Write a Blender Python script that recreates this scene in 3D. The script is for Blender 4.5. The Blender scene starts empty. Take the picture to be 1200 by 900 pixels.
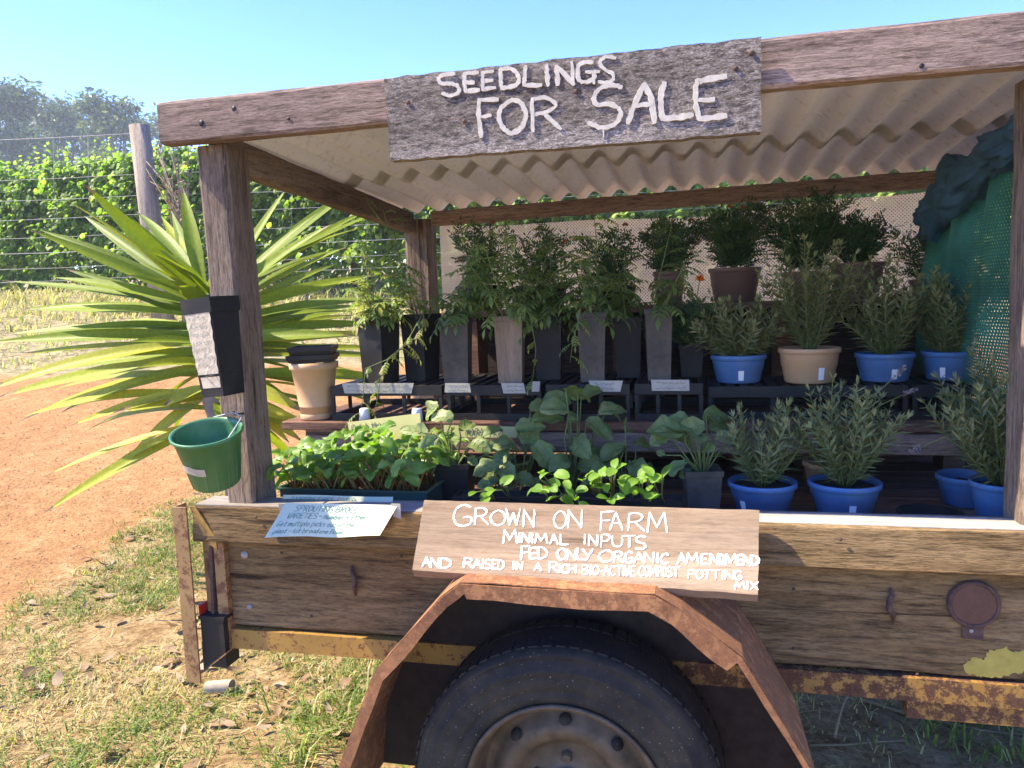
import bpy, math, random
from mathutils import Vector, Matrix, noise
RND = random.Random(7)
S = bpy.context.scene
COL = S.collection
V3 = Vector

# ------------------------------------------------------------------ camera, sky, sun, exposure
F_PX, YAW, PITCH, ROLL, CAM_D, CAM_H = 900.0, math.radians(13.3), math.radians(6.3), math.radians(2.0), 1.55, 1.25
FW = V3((-math.sin(YAW)*math.cos(PITCH), math.cos(YAW)*math.cos(PITCH), -math.sin(PITCH)))
RT0 = V3((math.cos(YAW), math.sin(YAW), 0)); UP0 = RT0.cross(FW)
RT = RT0*math.cos(ROLL) - UP0*math.sin(ROLL)
UP = UP0*math.cos(ROLL) + RT0*math.sin(ROLL)
CAM = V3((0, -CAM_D, CAM_H))
cam_data = bpy.data.cameras.new('camera'); cam = bpy.data.objects.new('camera', cam_data); COL.objects.link(cam)
cam_data.sensor_width = 36; cam_data.lens = 36*F_PX/1200; cam_data.clip_start = .05; cam_data.clip_end = 3000
cam.matrix_world = Matrix(((RT.x, UP.x, -FW.x, CAM.x), (RT.y, UP.y, -FW.y, CAM.y), (RT.z, UP.z, -FW.z, CAM.z), (0, 0, 0, 1)))
S.camera = cam

SUN_DIR = V3((-1.0, -0.2, 1.2)).normalized()          # towards the sun
SUN_EL = math.asin(SUN_DIR.z); SUN_AZ = math.atan2(SUN_DIR.x, SUN_DIR.y)
world = bpy.data.worlds.new('World'); S.world = world; world.use_nodes = True
wn, wl = world.node_tree.nodes, world.node_tree.links
sky = wn.new('ShaderNodeTexSky'); sky.sky_type = 'NISHITA'; sky.sun_disc = False
sky.sun_elevation = SUN_EL; sky.sun_rotation = SUN_AZ % (2*math.pi)
sky.air_density = 0.9; sky.dust_density = 0.1; sky.ozone_density = 3.0; sky.altitude = 100
bg = wn['Background']; bg.inputs['Strength'].default_value = 0.15
hsv = wn.new('ShaderNodeHueSaturation'); hsv.inputs['Saturation'].default_value = 1.32; hsv.inputs['Hue'].default_value = .525
wl.new(sky.outputs[0], hsv.inputs['Color']); wl.new(hsv.outputs[0], bg.inputs['Color'])
sun_d = bpy.data.lights.new('sun', 'SUN'); sun_d.energy = 3.9; sun_d.angle = math.radians(.53); sun_d.color = (1, .89, .70)
sun = bpy.data.objects.new('sun', sun_d); COL.objects.link(sun)
sun.rotation_euler = (-SUN_DIR).to_track_quat('-Z', 'Y').to_euler()
S.view_settings.view_transform = 'Standard'; S.view_settings.look = 'None'
S.view_settings.gamma = 1; S.view_settings.use_curve_mapping = False
S.view_settings.exposure = 2.0
S.render.engine = 'CYCLES'; S.cycles.use_denoising = True
S.cycles.max_bounces = 8; S.cycles.transparent_max_bounces = 16

# ------------------------------------------------------------------ measuring helpers
def ray(px, py): return FW + RT*((px-600)/F_PX) - UP*((py-450)/F_PX)
def at(px, py, Y):
    d = ray(px, py); return CAM + d*((Y-CAM.y)/d.y)
def atz(px, py, Z):
    d = ray(px, py); return CAM + d*((Z-CAM.z)/d.z)
GF = V3((-math.sin(YAW), math.cos(YAW), 0)); GR = V3((math.cos(YAW), math.sin(YAW), 0))
def atd(px, py, d):
    r = ray(px, py); return CAM + r*(d/r.dot(GF))
def ud(u, d): return V3((0, -CAM_D, 0)) + GR*u + GF*d
def smooth(a, b, x):
    t = min(1, max(0, (x-a)/(b-a))); return t*t*(3-2*t)
def gz(x, y):
    """height of the ground at a point"""
    p = V3((x, y+CAM_D, 0)); d = p.dot(GF); u = p.dot(GR)
    z = 0.0
    if d > 3: z += .135*(min(d, 8)-3)*smooth(3, 5, d)
    if d > 8: z += .26*(min(d, 11.5)-8)
    if d > 11.5: z += .055*(min(d, 130)-11.5)*smooth(11, 16, d)
    z += .012*noise.noise(V3((x*1.3, y*1.3, 0))) + .006*noise.noise(V3((x*5, y*5, 3)))
    return z

# ------------------------------------------------------------------ mesh builder
class MB:
    def __init__(s): s.v, s.f, s.t, s.sm = [], [], [], []
    def add(s, vs, fs, tint=.5, smooth=False):
        b = len(s.v); s.v.extend(vs)
        for f in fs: s.f.append([b+i for i in f]); s.t.append(tint); s.sm.append(smooth)
    def box(s, lo, hi, rot=None, piv=None, jit=0, tint=.5):
        (a, b, c), (d, e, f) = lo, hi
        vs = [V3(p) for p in ((a,b,c),(d,b,c),(d,e,c),(a,e,c),(a,b,f),(d,b,f),(d,e,f),(a,e,f))]
        if jit: vs = [p+V3((RND.uniform(-jit,jit),RND.uniform(-jit,jit),RND.uniform(-jit,jit))) for p in vs]
        if rot is not None:
            pv = V3(piv) if piv is not None else (V3(lo)+V3(hi))/2
            vs = [pv+rot@(p-pv) for p in vs]
        s.add(vs, [(0,3,2,1),(4,5,6,7),(0,1,5,4),(1,2,6,5),(2,3,7,6),(3,0,4,7)], tint)
    def plank(s, p0, p1, w_dir, t_dir, w, t, n=14, rough=.0015, tint=.5):
        """sawn board from p0 to p1, w along w_dir, t along t_dir, edges slightly uneven and broken"""
        p0, p1 = V3(p0), V3(p1); wd, td = V3(w_dir).normalized(), V3(t_dir).normalized()
        seed = RND.uniform(0, 100); b = .12*min(w, t)
        prof = [(-.5*w+b,-.5*t),(.5*w-b,-.5*t),(.5*w,-.5*t+b),(.5*w,.5*t-b),(.5*w-b,.5*t),(-.5*w+b,.5*t),(-.5*w,.5*t-b),(-.5*w,-.5*t+b)]
        vs = []; L = (p1-p0).length
        for i in range(n+1):
            c = p0.lerp(p1, i/n)
            for k, (a, q) in enumerate(prof):
                j = noise.noise(V3((i*L/n*9+seed, k*1.7, seed)))*rough*(1 if 0 < i < n else .6)
                j2 = noise.noise(V3((i*L/n*6+seed, k*1.7+9, seed)))*rough
                vs.append(c + wd*(a+j) + td*(q+j2*.6))
        m = len(prof); fs = []
        for i in range(n):
            for k in range(m): fs.append((i*m+k, i*m+(k+1)%m, (i+1)*m+(k+1)%m, (i+1)*m+k))
        fs.append(tuple(range(m))[::-1]); fs.append(tuple(n*m+k for k in range(m)))
        s.add(vs, fs, tint)
    def tube(s, pts, r, n=6, caps=True, tint=.5, smooth=True):
        pts = [V3(p) for p in pts]; m = len(pts)
        rs = r if isinstance(r, (list, tuple)) else [r]*m
        vs = []; prev = None
        for i, p in enumerate(pts):
            d = (pts[min(i+1, m-1)]-pts[max(i-1, 0)])
            if d.length < 1e-9: d = V3((0,0,1))
            d.normalize()
            if prev is None:
                a = V3((0,0,1)) if abs(d.z) < .9 else V3((1,0,0)); e1 = d.cross(a).normalized()
            else: e1 = (prev-d*prev.dot(d)).normalized()
            prev = e1; e2 = d.cross(e1)
            for k in range(n):
                a = 2*math.pi*k/n; vs.append(p+(e1*math.cos(a)+e2*math.sin(a))*rs[i])
        fs = [(i*n+k, i*n+(k+1)%n, (i+1)*n+(k+1)%n, (i+1)*n+k) for i in range(m-1) for k in range(n)]
        if caps: fs += [tuple(range(n))[::-1], tuple((m-1)*n+k for k in range(n))]
        s.add(vs, fs, tint, smooth)
    def lathe(s, prof, M, n=32, tint=.5, smooth=True, closed=False):
        """prof: (radius, height) list turned about local Z and placed by M"""
        vs = [M@V3((r*math.cos(2*math.pi*k/n), r*math.sin(2*math.pi*k/n), z)) for r, z in prof for k in range(n)]
        m = len(prof)
        fs = [(i*n+k, i*n+(k+1)%n, ((i+1)%m)*n+(k+1)%n, ((i+1)%m)*n+k) for i in range(m if closed else m-1) for k in range(n)]
        s.add(vs, fs, tint, smooth)
    def prism(s, poly, vec, tint=.5):
        poly = [V3(p) for p in poly]; n = len(poly); vec = V3(vec)
        s.add(poly+[p+vec for p in poly], [tuple(range(n))[::-1], tuple(range(n, 2*n))]+[(i, (i+1)%n, n+(i+1)%n, n+i) for i in range(n)], tint)
    def sheet(s, fn, nu, nv, th=0, tint=.5, smooth=True):
        """grid of fn(u, v), u and v from 0 to 1, given a thickness"""
        g = [[V3(fn(i/nu, j/nv)) for j in range(nv+1)] for i in range(nu+1)]
        w = nv+1
        top = [g[i][j] for i in range(nu+1) for j in range(w)]
        fs = [(i*w+j, (i+1)*w+j, (i+1)*w+j+1, i*w+j+1) for i in range(nu) for j in range(nv)]
        s.add(top, fs, tint, smooth)
        if th:
            nrm = []
            for i in range(nu+1):
                for j in range(w):
                    a = g[min(i+1, nu)][j]-g[max(i-1, 0)][j]; b = g[i][min(j+1, nv)]-g[i][max(j-1, 0)]
                    c = a.cross(b); nrm.append(c.normalized() if c.length > 1e-12 else V3((0,0,1)))
            bot = [p-q*th for p, q in zip(top, nrm)]; N = len(top)
            s.add(bot, [f[::-1] for f in fs], tint, smooth)
            ring = [i*w for i in range(nu+1)]+[nu*w+j for j in range(1, w)]+[i*w+nv for i in range(nu-1, -1, -1)]+[j for j in range(nv-1, 0, -1)]
            k = len(ring)
            s.add([top[i] for i in ring]+[bot[i] for i in ring], [(i, k+i, k+(i+1)%k, (i+1)%k) for i in range(k)], tint)
    def leaf2(s, p, d, n, L, W, fold=.25, tint=.5):
        """small folded leaf: two triangles each side of a midrib"""
        side = d.cross(n); side.normalize(); m = p+d*(L*.45)-n*(fold*W*.5); t = p+d*L-n*(L*.08)
        s.add([p, p+d*(L*.42)+side*(W*.5), t, p+d*(L*.42)-side*(W*.5), m], [(0,1,4),(1,2,4),(2,3,4),(3,0,4)], tint)
    def blade(s, p, d, n, L, W, bend=0, fold=.25, segs=6, across=1, prof=None, wave=0, tint=.5, tipdrop=0):
        """larger leaf along d, normal n; bend turns it towards -n along its length"""
        d = d.normalized(); side = d.cross(n).normalized(); n = side.cross(d).normalized()
        rows = []; pos = V3(p); dd = d.copy(); nn = n.copy(); seed = RND.uniform(0, 99)
        for i in range(segs+1):
            t = i/segs; w = W*.5*(prof(t) if prof else math.sin(math.pi*min(1, t*.92+.08))**.8)
            row = []
            for k in range(-across, across+1):
                a = k/across
                z = fold*w*abs(a) + (wave*W*noise.noise(V3((t*3.1+seed, a*1.6, seed)))*(abs(a)*.8+.2) if wave else 0)
                row.append(pos+side*(w*a)+nn*z)
            rows.append(row)
            ang = -bend/segs*(1+tipdrop*(t-.5)); c, q = math.cos(ang), math.sin(ang)
            pos = pos+dd*(L/segs); dd, nn = dd*c+nn*q, nn*c-dd*q
        w = 2*across+1
        s.add([p for r in rows for p in r], [(i*w+j, i*w+j+1, (i+1)*w+j+1, (i+1)*w+j) for i in range(segs) for j in range(w-1)], tint, True)
        return rows
    def build(s, name, m, parent=None, origin=None):
        me = bpy.data.meshes.new(name)
        o = V3(origin) if origin is not None else V3((0,0,0))
        if origin is None and parent is not None:
            q = parent
            while q is not None: o += q.location; q = q.parent
        me.from_pydata([tuple(p-o) for p in s.v], [], s.f)
        at_ = me.attributes.new('tint', 'FLOAT', 'FACE'); at_.data.foreach_set('value', s.t)
        me.polygons.foreach_set('use_smooth', s.sm)
        me.materials.append(m); me.update()
        ob = bpy.data.objects.new(name, me); COL.objects.link(ob)
        if parent is not None: ob.parent = parent
        elif origin is not None: ob.location = o
        return ob
def tag(o, label, cat, group=None, kind=None):
    if label: o['label'] = label
    if cat: o['category'] = cat
    if group: o['group'] = group
    if kind: o['kind'] = kind
    return o
def thing(name, label, cat, loc=(0,0,0), group=None):
    o = bpy.data.objects.new(name, None); COL.objects.link(o); o.location = V3(loc); o.empty_display_size = .05
    return tag(o, label, cat, group)
def copy_tree(o, parent=None):
    c = o.copy(); COL.objects.link(c)
    if parent is not None: c.parent = parent
    for ch in list(o.children): copy_tree(ch, c)
    return c

# ------------------------------------------------------------------ materials
def mat(name):
    m = bpy.data.materials.new(name); m.use_nodes = True
    return m, m.node_tree.nodes, m.node_tree.links, m.node_tree.nodes['Principled BSDF']
def ramp(n, stops):
    r = n.new('ShaderNodeValToRGB'); e = r.color_ramp.elements
    while len(e) < len(stops): e.new(.5)
    for el, (p, c) in zip(e, stops): el.position = p; el.color = (*c, 1)
    return r
def tex(n, l, scale, detail=4, rough=.55, stretch=None, coord='Object', dist=0):
    tc = n.new('ShaderNodeTexCoord'); mp = n.new('ShaderNodeMapping'); t = n.new('ShaderNodeTexNoise')
    l.new(tc.outputs[coord], mp.inputs[0]); l.new(mp.outputs[0], t.inputs['Vector'])
    if stretch: mp.inputs['Scale'].default_value = stretch
    t.inputs['Scale'].default_value = scale; t.inputs['Detail'].default_value = detail
    t.inputs['Roughness'].default_value = rough; t.inputs['Distortion'].default_value = dist
    return t
def mixc(n, l, fac, a, b, mode='MIX'):
    m = n.new('ShaderNodeMix'); m.data_type = 'RGBA'; m.blend_type = mode
    for sock, val in ((m.inputs[0], fac), (m.inputs[6], a), (m.inputs[7], b)):
        if hasattr(val, 'links') or hasattr(val, 'is_linked'): l.new(val, sock)
        elif isinstance(val, (int, float)): sock.default_value = val
        else: sock.default_value = (*val, 1)
    return m.outputs[2]
def bump(n, l, h, strength, dist, bsdf):
    b = n.new('ShaderNodeBump'); b.inputs['Strength'].default_value = strength; b.inputs['Distance'].default_value = dist
    l.new(h, b.inputs['Height']); l.new(b.outputs[0], bsdf.inputs['Normal'])
def wood(name, dark, mid, light, axis='X', grain=.7, bstr=.5, rough=.85, fine=55, bdist=.002, fst=.09):
    m, n, l, b = mat(name)
    k = {'X': (.07, 1, 1), 'Y': (1, .07, 1), 'Z': (1, 1, .07)}[axis]
    k2 = {'X': (.2, 1, 1), 'Y': (1, .2, 1), 'Z': (1, 1, .2)}[axis]
    big = tex(n, l, 14, 6, .6, k, dist=.1); fin = tex(n, l, fine*3, 5, .7, tuple(fst if x < .5 else x for x in k))
    blot = tex(n, l, 4, 3, .5, k2); crk = tex(n, l, 30, 3, .5, tuple(x*.5 if x < .5 else x for x in k), dist=1.2)
    r = ramp(n, ((.3, dark), (.5, mid), (.72, light))); l.new(big.outputs[0], r.inputs[0])
    rf = ramp(n, ((.36, (.28,)*3), (.46, (.9,)*3), (.62, (1.25,)*3)))
    fin2 = tex(n, l, fine*8, 3, .7, tuple(fst*1.6 if x < .5 else x for x in k)); rf2 = ramp(n, ((.4, (.55,)*3), (.52, (1.08,)*3))); l.new(fin2.outputs[0], rf2.inputs[0]); l.new(fin.outputs[0], rf.inputs[0])
    c = mixc(n, l, grain, r.outputs[0], rf.outputs[0], 'MULTIPLY'); c = mixc(n, l, grain*.8, c, rf2.outputs[0], 'MULTIPLY')
    rb = ramp(n, ((.35, (.68, .66, .64)), (.65, (1.14, 1.12, 1.08)))); l.new(blot.outputs[0], rb.inputs[0])
    c = mixc(n, l, .8, c, rb.outputs[0], 'MULTIPLY')
    rc = ramp(n, ((.27, (.25, .22, .2)), (.34, (1, 1, 1)))); l.new(crk.outputs[0], rc.inputs[0])
    c = mixc(n, l, .9, c, rc.outputs[0], 'MULTIPLY')
    l.new(c, b.inputs['Base Color']); b.inputs['Roughness'].default_value = rough
    b.inputs['Specular IOR Level'].default_value = .2
    ad = n.new('ShaderNodeMath'); ad.operation = 'ADD'; l.new(rf.outputs[0], ad.inputs[0]); l.new(rc.outputs[0], ad.inputs[1])
    ad2 = n.new('ShaderNodeMath'); ad2.operation = 'ADD'; l.new(ad.outputs[0], ad2.inputs[0]); l.new(rf2.outputs[0], ad2.inputs[1])
    bump(n, l, ad2.outputs[0], bstr, bdist, b)
    return m
def plain(name, col, rough=.5, var=.25, scale=18, metal=0, bstr=.1, spec=.4, dust=None):
    m, n, l, b = mat(name)
    t = tex(n, l, scale, 6, .65)
    r = ramp(n, ((.3, tuple(x*(1-var) for x in col)), (.7, tuple(min(1, x*(1+var)) for x in col)))); l.new(t.outputs[0], r.inputs[0])
    c = r.outputs[0]
    if dust:
        t2 = tex(n, l, 7 if scale < 50 else 45, 8, .7); r2 = ramp(n, ((.42, (0,)*3), (.75, (1,)*3))); l.new(t2.outputs[0], r2.inputs[0])
        mu = n.new('ShaderNodeMath'); mu.operation = 'MULTIPLY'; mu.inputs[1].default_value = dust[1]; l.new(r2.outputs[0], mu.inputs[0])
        c = mixc(n, l, mu.outputs[0], c, dust[0])
    l.new(c, b.inputs['Base Color']); b.inputs['Roughness'].default_value = rough; b.inputs['Metallic'].default_value = metal
    b.inputs['Specular IOR Level'].default_value = spec
    t3 = tex(n, l, scale*9, 3, .6); bump(n, l, t3.outputs[0], bstr, .001, b)
    return m
def rusty(name, paint, amount=.5, rust=((.045, .018, .01), (.2, .075, .025)), scale=16):
    m, n, l, b = mat(name)
    t = tex(n, l, scale, 9, .72); t2 = tex(n, l, scale*5, 5, .7); t3 = tex(n, l, 5, 3, .5)
    r = ramp(n, ((.3, rust[0]), (.7, rust[1]))); l.new(t2.outputs[0], r.inputs[0])
    ad = n.new('ShaderNodeMath'); ad.operation = 'ADD'; l.new(t.outputs[0], ad.inputs[0])
    sc = n.new('ShaderNodeMath'); sc.operation = 'MULTIPLY'; sc.inputs[1].default_value = .35; l.new(t2.outputs[0], sc.inputs[0]); l.new(sc.outputs[0], ad.inputs[1])
    lo = .9-.42*amount
    k = ramp(n, ((lo-.03, (0,)*3), (lo+.03, (1,)*3))); l.new(ad.outputs[0], k.inputs[0])
    pv = ramp(n, ((.3, tuple(x*.6 for x in paint)), (.7, paint))); l.new(t3.outputs[0], pv.inputs[0])
    c = mixc(n, l, k.outputs[0], pv.outputs[0], r.outputs[0])
    l.new(c, b.inputs['Base Color'])
    rr = ramp(n, ((0, (.42,)*3), (1, (.9,)*3))); l.new(k.outputs[0], rr.inputs[0]); l.new(rr.outputs[0], b.inputs['Roughness'])
    bump(n, l, ad.outputs[0], .35, .0015, b)
    return m
def leafy(name, stops, trans=.35, tmul=(1.6, 1.9, .7), rough=.5, spec=.3, vein=0):
    """leaf colour follows each leaf's own tint; thin enough for light to pass"""
    m, n, l, b = mat(name)
    a = n.new('ShaderNodeAttribute'); a.attribute_name = 'tint'
    r = ramp(n, stops); l.new(a.outputs['Fac'], r.inputs[0])
    t = tex(n, l, 60, 3, .6); rv = ramp(n, ((.3, (.78,)*3), (.7, (1.15,)*3))); l.new(t.outputs[0], rv.inputs[0])
    c = mixc(n, l, .8, r.outputs[0], rv.outputs[0], 'MULTIPLY')
    l.new(c, b.inputs['Base Color']); b.inputs['Roughness'].default_value = rough; b.inputs['Specular IOR Level'].default_value = spec
    tr = n.new('ShaderNodeBsdfTranslucent'); ct = mixc(n, l, 1, c, tmul, 'MULTIPLY'); l.new(ct, tr.inputs[0])
    mx = n.new('ShaderNodeMixShader'); mx.inputs[0].default_value = trans
    l.new(b.outputs[0], mx.inputs[1]); l.new(tr.outputs[0], mx.inputs[2]); l.new(mx.outputs[0], n['Material Output'].inputs[0])
    if vein: bump(n, l, t.outputs[0], vein, .003, b)
    return m

M = {}
M['beam'] = wood('weathered_timber', (.19, .13, .10), (.30, .218, .17), (.41, .315, .255), 'X', bstr=.8)
M['post'] = wood('weathered_post_timber', (.125, .088, .06), (.22, .162, .115), (.335, .255, .185), 'Z', bstr=.9, fine=40)
M['sign'] = wood('grey_sign_timber', (.23, .19, .155), (.37, .318, .27), (.52, .46, .40), 'X', grain=.9, bstr=1, fine=60, bdist=.005, fst=.3)
M['sign2'] = wood('pale_sign_timber', (.175, .115, .072), (.25, .18, .118), (.33, .25, .175), 'X', grain=.35, bstr=.3)
M['board'] = wood('brown_side_board', (.105, .062, .024), (.205, .13, .055), (.32, .22, .105), 'X', grain=.8, bstr=.7, fine=38)
M['pale_wood'] = wood('sunlit_rail_timber', (.26, .22, .175), (.36, .32, .265), (.48, .44, .38), 'X', grain=.4, bstr=.4)  # paler than the side boards: the rail's sunlit top put into the colour
M['shelf'] = wood('shelf_timber', (.1, .05, .03), (.19, .1, .065), (.28, .17, .11), 'X', bstr=.5)
M['dark_wood'] = wood('dark_gap_timber', (.03, .02, .016), (.05, .036, .028), (.085, .06, .045), 'X', bstr=.4)
M['rafter'] = wood('rafter_timber', (.1, .07, .06), (.17, .125, .105), (.26, .2, .16), 'Y', bstr=.6)
M['fencepost'] = wood('fence_post_timber', (.2, .155, .115), (.31, .255, .20), (.42, .36, .29), 'Z', bstr=.7)
M['yellow'] = rusty('rusty_yellow_paint', (.46, .26, .055), .38, ((.05, .02, .01), (.22, .085, .025)), scale=55)
M['yellow_rust_shade'] = rusty('shaded_flaking_ochre_paint', (.36, .19, .04), .60, ((.035, .016, .009), (.16, .065, .022)), scale=38)  # heavier rust, with shade at the right end put into the darker tone
M['flange'] = rusty('rusty_flange_paint', (.40, .24, .09), .47, ((.07, .03, .015), (.24, .10, .035)), scale=40)
M['guard'] = rusty('rusty_mudguard', (.40, .18, .07), .62, ((.11, .05, .022), (.32, .13, .045)), scale=34)
M['rust'] = plain('rusty_iron', (.09, .05, .035), .85, .5, 60, bstr=.4)
M['dark_arch'] = plain('dark_arch_iron', (.035, .024, .017), .9, .4, 40, bstr=.3)  # near-black colour keeps the wheel-arch recess dark
M['rubber'] = plain('dusty_flare_rubber', (.022, .021, .019), .85, .2, 40, bstr=.25, spec=.2, dust=((.10, .08, .048), .6))  # dust colour also carries the brown tint of lens flare
_nt = M['rubber'].node_tree; _sp = tex(_nt.nodes, _nt.links, 260, 2, .5); _rk = ramp(_nt.nodes, ((.70, (0,)*3), (.74, (1,)*3))); _nt.links.new(_sp.outputs[0], _rk.inputs[0])
_pb = _nt.nodes['Principled BSDF']; _old = _pb.inputs['Base Color'].links[0].from_socket; _nt.links.new(mixc(_nt.nodes, _nt.links, _rk.outputs[0], _old, (.26, .23, .18)), _pb.inputs['Base Color'])
M['rim'] = plain('dusty_wheel_steel', (.12, .09, .055), .6, .4, 25, metal=.4, bstr=.2, dust=((.05, .03, .02), .6))
M['black'] = plain('black_plastic', (.014, .013, .012), .55, .3, 20, bstr=.05, spec=.25, dust=((.10, .08, .055), .25))
M['dusty'] = plain('dusty_black_plastic', (.05, .042, .032), .6, .4, 20, bstr=.1, dust=((.2, .145, .09), .75))
M['dusty_sunlit'] = plain('sunlit_dusty_plastic', (.05, .045, .04), .6, .5, 30, bstr=.3, dust=((.72, .64, .52), 1.0))  # unused; sunlit glare on the tube put into the pale dust
M['tan_tube'] = wood('dusty_tan_tube', (.16, .11, .07), (.24, .17, .11), (.3, .22, .15), 'Z', grain=.3, bstr=.2)
M['blue'] = plain('blue_plastic', (.055, .15, .32), .5, .15, 8, bstr=.05, dust=((.26, .25, .24), .45))
M['tanpot'] = plain('tan_plastic', (.55, .33, .16), .5, .12, 6, bstr=.05, dust=((.3, .2, .12), .4))
M['brownpot'] = plain('brown_plastic', (.17, .095, .07), .5, .15, 6, bstr=.03)
M['green_pl'] = plain('green_plastic', (.03, .14, .045), .4, .15, 9, bstr=.04, dust=((.3, .34, .22), .3))
M['tray_green'] = plain('dark_green_tray', (.03, .07, .05), .45, .2, 9)
M['soil'] = plain('potting_soil', (.035, .022, .014), .95, .5, 70, bstr=1)
M['paint'] = plain('white_brush_paint', (.74, .70, .62), .7, .14, 60, bstr=.6, dust=((.36, .26, .18), .5))
M['paint2'] = plain('cream_brush_paint', (.58, .52, .40), .75, .15, 60, bstr=.6, dust=((.33, .28, .23), .55))
M['paper'] = plain('cream_paper', (.58, .60, .40), .8, .05, 8, bstr=.05)
M['card'] = plain('green_tinted_card', (.42, .40, .16), .8, .08, 8, bstr=.05)
M['tape'] = plain('masking_tape', (.40, .36, .28), .75, .15, 40, bstr=.2)
M['tape2'] = plain('crinkled_paper', (.46, .39, .28), .8, .25, 60, bstr=.5)
M['ink'] = plain('dark_ink', (.04, .06, .05), .7, .1)
M['ink2'] = plain('green_ink', (.12, .24, .18), .7, .2)
M['steel'] = plain('galvanised_wire', (.34, .33, .31), .6, .15, 30, metal=.3)
M['red'] = plain('red_lens', (.45, .02, .015), .25, .1)
M['lens_brown'] = plain('faded_reflector', (.10, .045, .03), .5, .25, 60, bstr=.3)
M['yellow_patch'] = plain('old_yellow_paint', (.42, .33, .06), .7, .2, 25, bstr=.3)
M['white_pl'] = plain('white_plastic', (.75, .74, .7), .5, .05)
M['bark'] = plain('grey_bark', (.2, .165, .13), .95, .4, 12, bstr=1)
M['vine_bark'] = plain('vine_bark', (.12, .085, .06), .95, .4, 30, bstr=1)
M['cord'] = plain('pale_rope', (.6, .55, .45), .9, .1)
M['lav'] = leafy('lavender_leaf', ((0, (.09, .115, .035)), (.6, (.17, .195, .07)), (.9, (.27, .29, .12)), (1, (.32, .28, .12))), .25, (1.2, 1.35, .7), .65)
M['stem'] = leafy('green_stem', ((0, (.10, .14, .04)), (1, (.22, .26, .08))), .15)
M['mari'] = leafy('marigold_leaf', ((0, (.03, .065, .027)), (.6, (.06, .115, .042)), (1, (.11, .165, .055))), .22, (1.4, 1.8, .6), .5)
M['tom'] = leafy('tomato_leaf', ((0, (.08, .13, .035)), (.6, (.155, .225, .06)), (.9, (.27, .31, .07)), (1, (.26, .22, .06))), .35)
M['chard'] = leafy('chard_leaf', ((0, (.09, .18, .02)), (.6, (.17, .29, .04)), (1, (.28, .40, .08))), .42, (1.5, 1.7, .6), .4, .4, .5)
M['broc'] = leafy('brassica_leaf', ((0, (.10, .14, .04)), (.6, (.17, .22, .065)), (1, (.30, .35, .15))), .3, (1.4, 1.7, .6), .5, .35, .25)
M['sprout'] = leafy('seedling_leaf', ((0, (.1, .2, .02)), (1, (.2, .34, .05))), .4)
M['chstem'] = leafy('red_stem', ((0, (.3, .06, .03)), (.5, (.4, .18, .05)), (1, (.3, .3, .1))), .2, (1.3, 1.3, 1))
M['yucca'] = leafy('yucca_leaf', ((0, (.12, .175, .010)), (.55, (.24, .30, .018)), (.85, (.38, .37, .035)), (.93, (.30, .22, .08)), (1, (.16, .10, .055))), .32, (1.5, 1.5, .4), .5, .22)
M['vine'] = leafy('grapevine_leaf', ((0, (.09, .15, .025)), (.6, (.22, .31, .06)), (1, (.38, .42, .11))), .5)
M['gum'] = leafy('gum_leaf', ((0, (.06, .085, .035)), (.6, (.12, .16, .06)), (1, (.2, .23, .1))), .3, (1.2, 1.4, .8))
M['grass'] = leafy('grass_blade', ((0, (.12, .19, .03)), (.45, (.22, .30, .06)), (.6, (.42, .38, .15)), (1, (.6, .5, .28))), .4, (1.3, 1.4, .7))
M['dryleaf'] = leafy('dead_leaf', ((0, (.14, .075, .035)), (.5, (.27, .175, .085)), (1, (.38, .29, .18))), .1, (1, 1, 1), .7)
M['drystem'] = leafy('dry_stem', ((0, (.2, .14, .08)), (1, (.42, .33, .18))), .1, (1, 1, 1), .8)
M['orange'] = leafy('orange_petal', ((0, (.75, .14, .01)), (1, (.85, .3, .02))), .3, (1.2, 1.2, 1))
M['spent'] = leafy('spent_petal', ((0, (.3, .09, .04)), (1, (.4, .16, .07))), .2, (1, 1, 1))
M['lavfl'] = leafy('lavender_flower', ((0, (.16, .14, .14)), (1, (.32, .30, .28))), .1, (1, 1, 1))

def roofing():
    m, n, l, b = mat('corrugated_sheet')
    t = tex(n, l, 5, 8, .65, (1, .25, 1)); t2 = tex(n, l, 45, 4, .7)
    r = ramp(n, ((.3, (.45, .46, .50)), (.55, (.63, .65, .71)), (.75, (.73, .76, .82)))); l.new(t.outputs[0], r.inputs[0])
    r2 = ramp(n, ((.33, (.6, .55, .5)), (.45, (1,)*3))); l.new(t2.outputs[0], r2.inputs[0])
    l.new(mixc(n, l, .7, r.outputs[0], r2.outputs[0], 'MULTIPLY'), b.inputs['Base Color'])
    b.inputs['Roughness'].default_value = .7; bump(n, l, t2.outputs[0], .2, .001, b)
    tr = n.new('ShaderNodeBsdfTranslucent'); tr.inputs[0].default_value = (.62, .56, .5, 1)
    mx = n.new('ShaderNodeMixShader'); mx.inputs[0].default_value = .22
    l.new(b.outputs[0], mx.inputs[1]); l.new(tr.outputs[0], mx.inputs[2]); l.new(mx.outputs[0], n['Material Output'].inputs[0])
    return m
M['roof'] = roofing()
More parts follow.
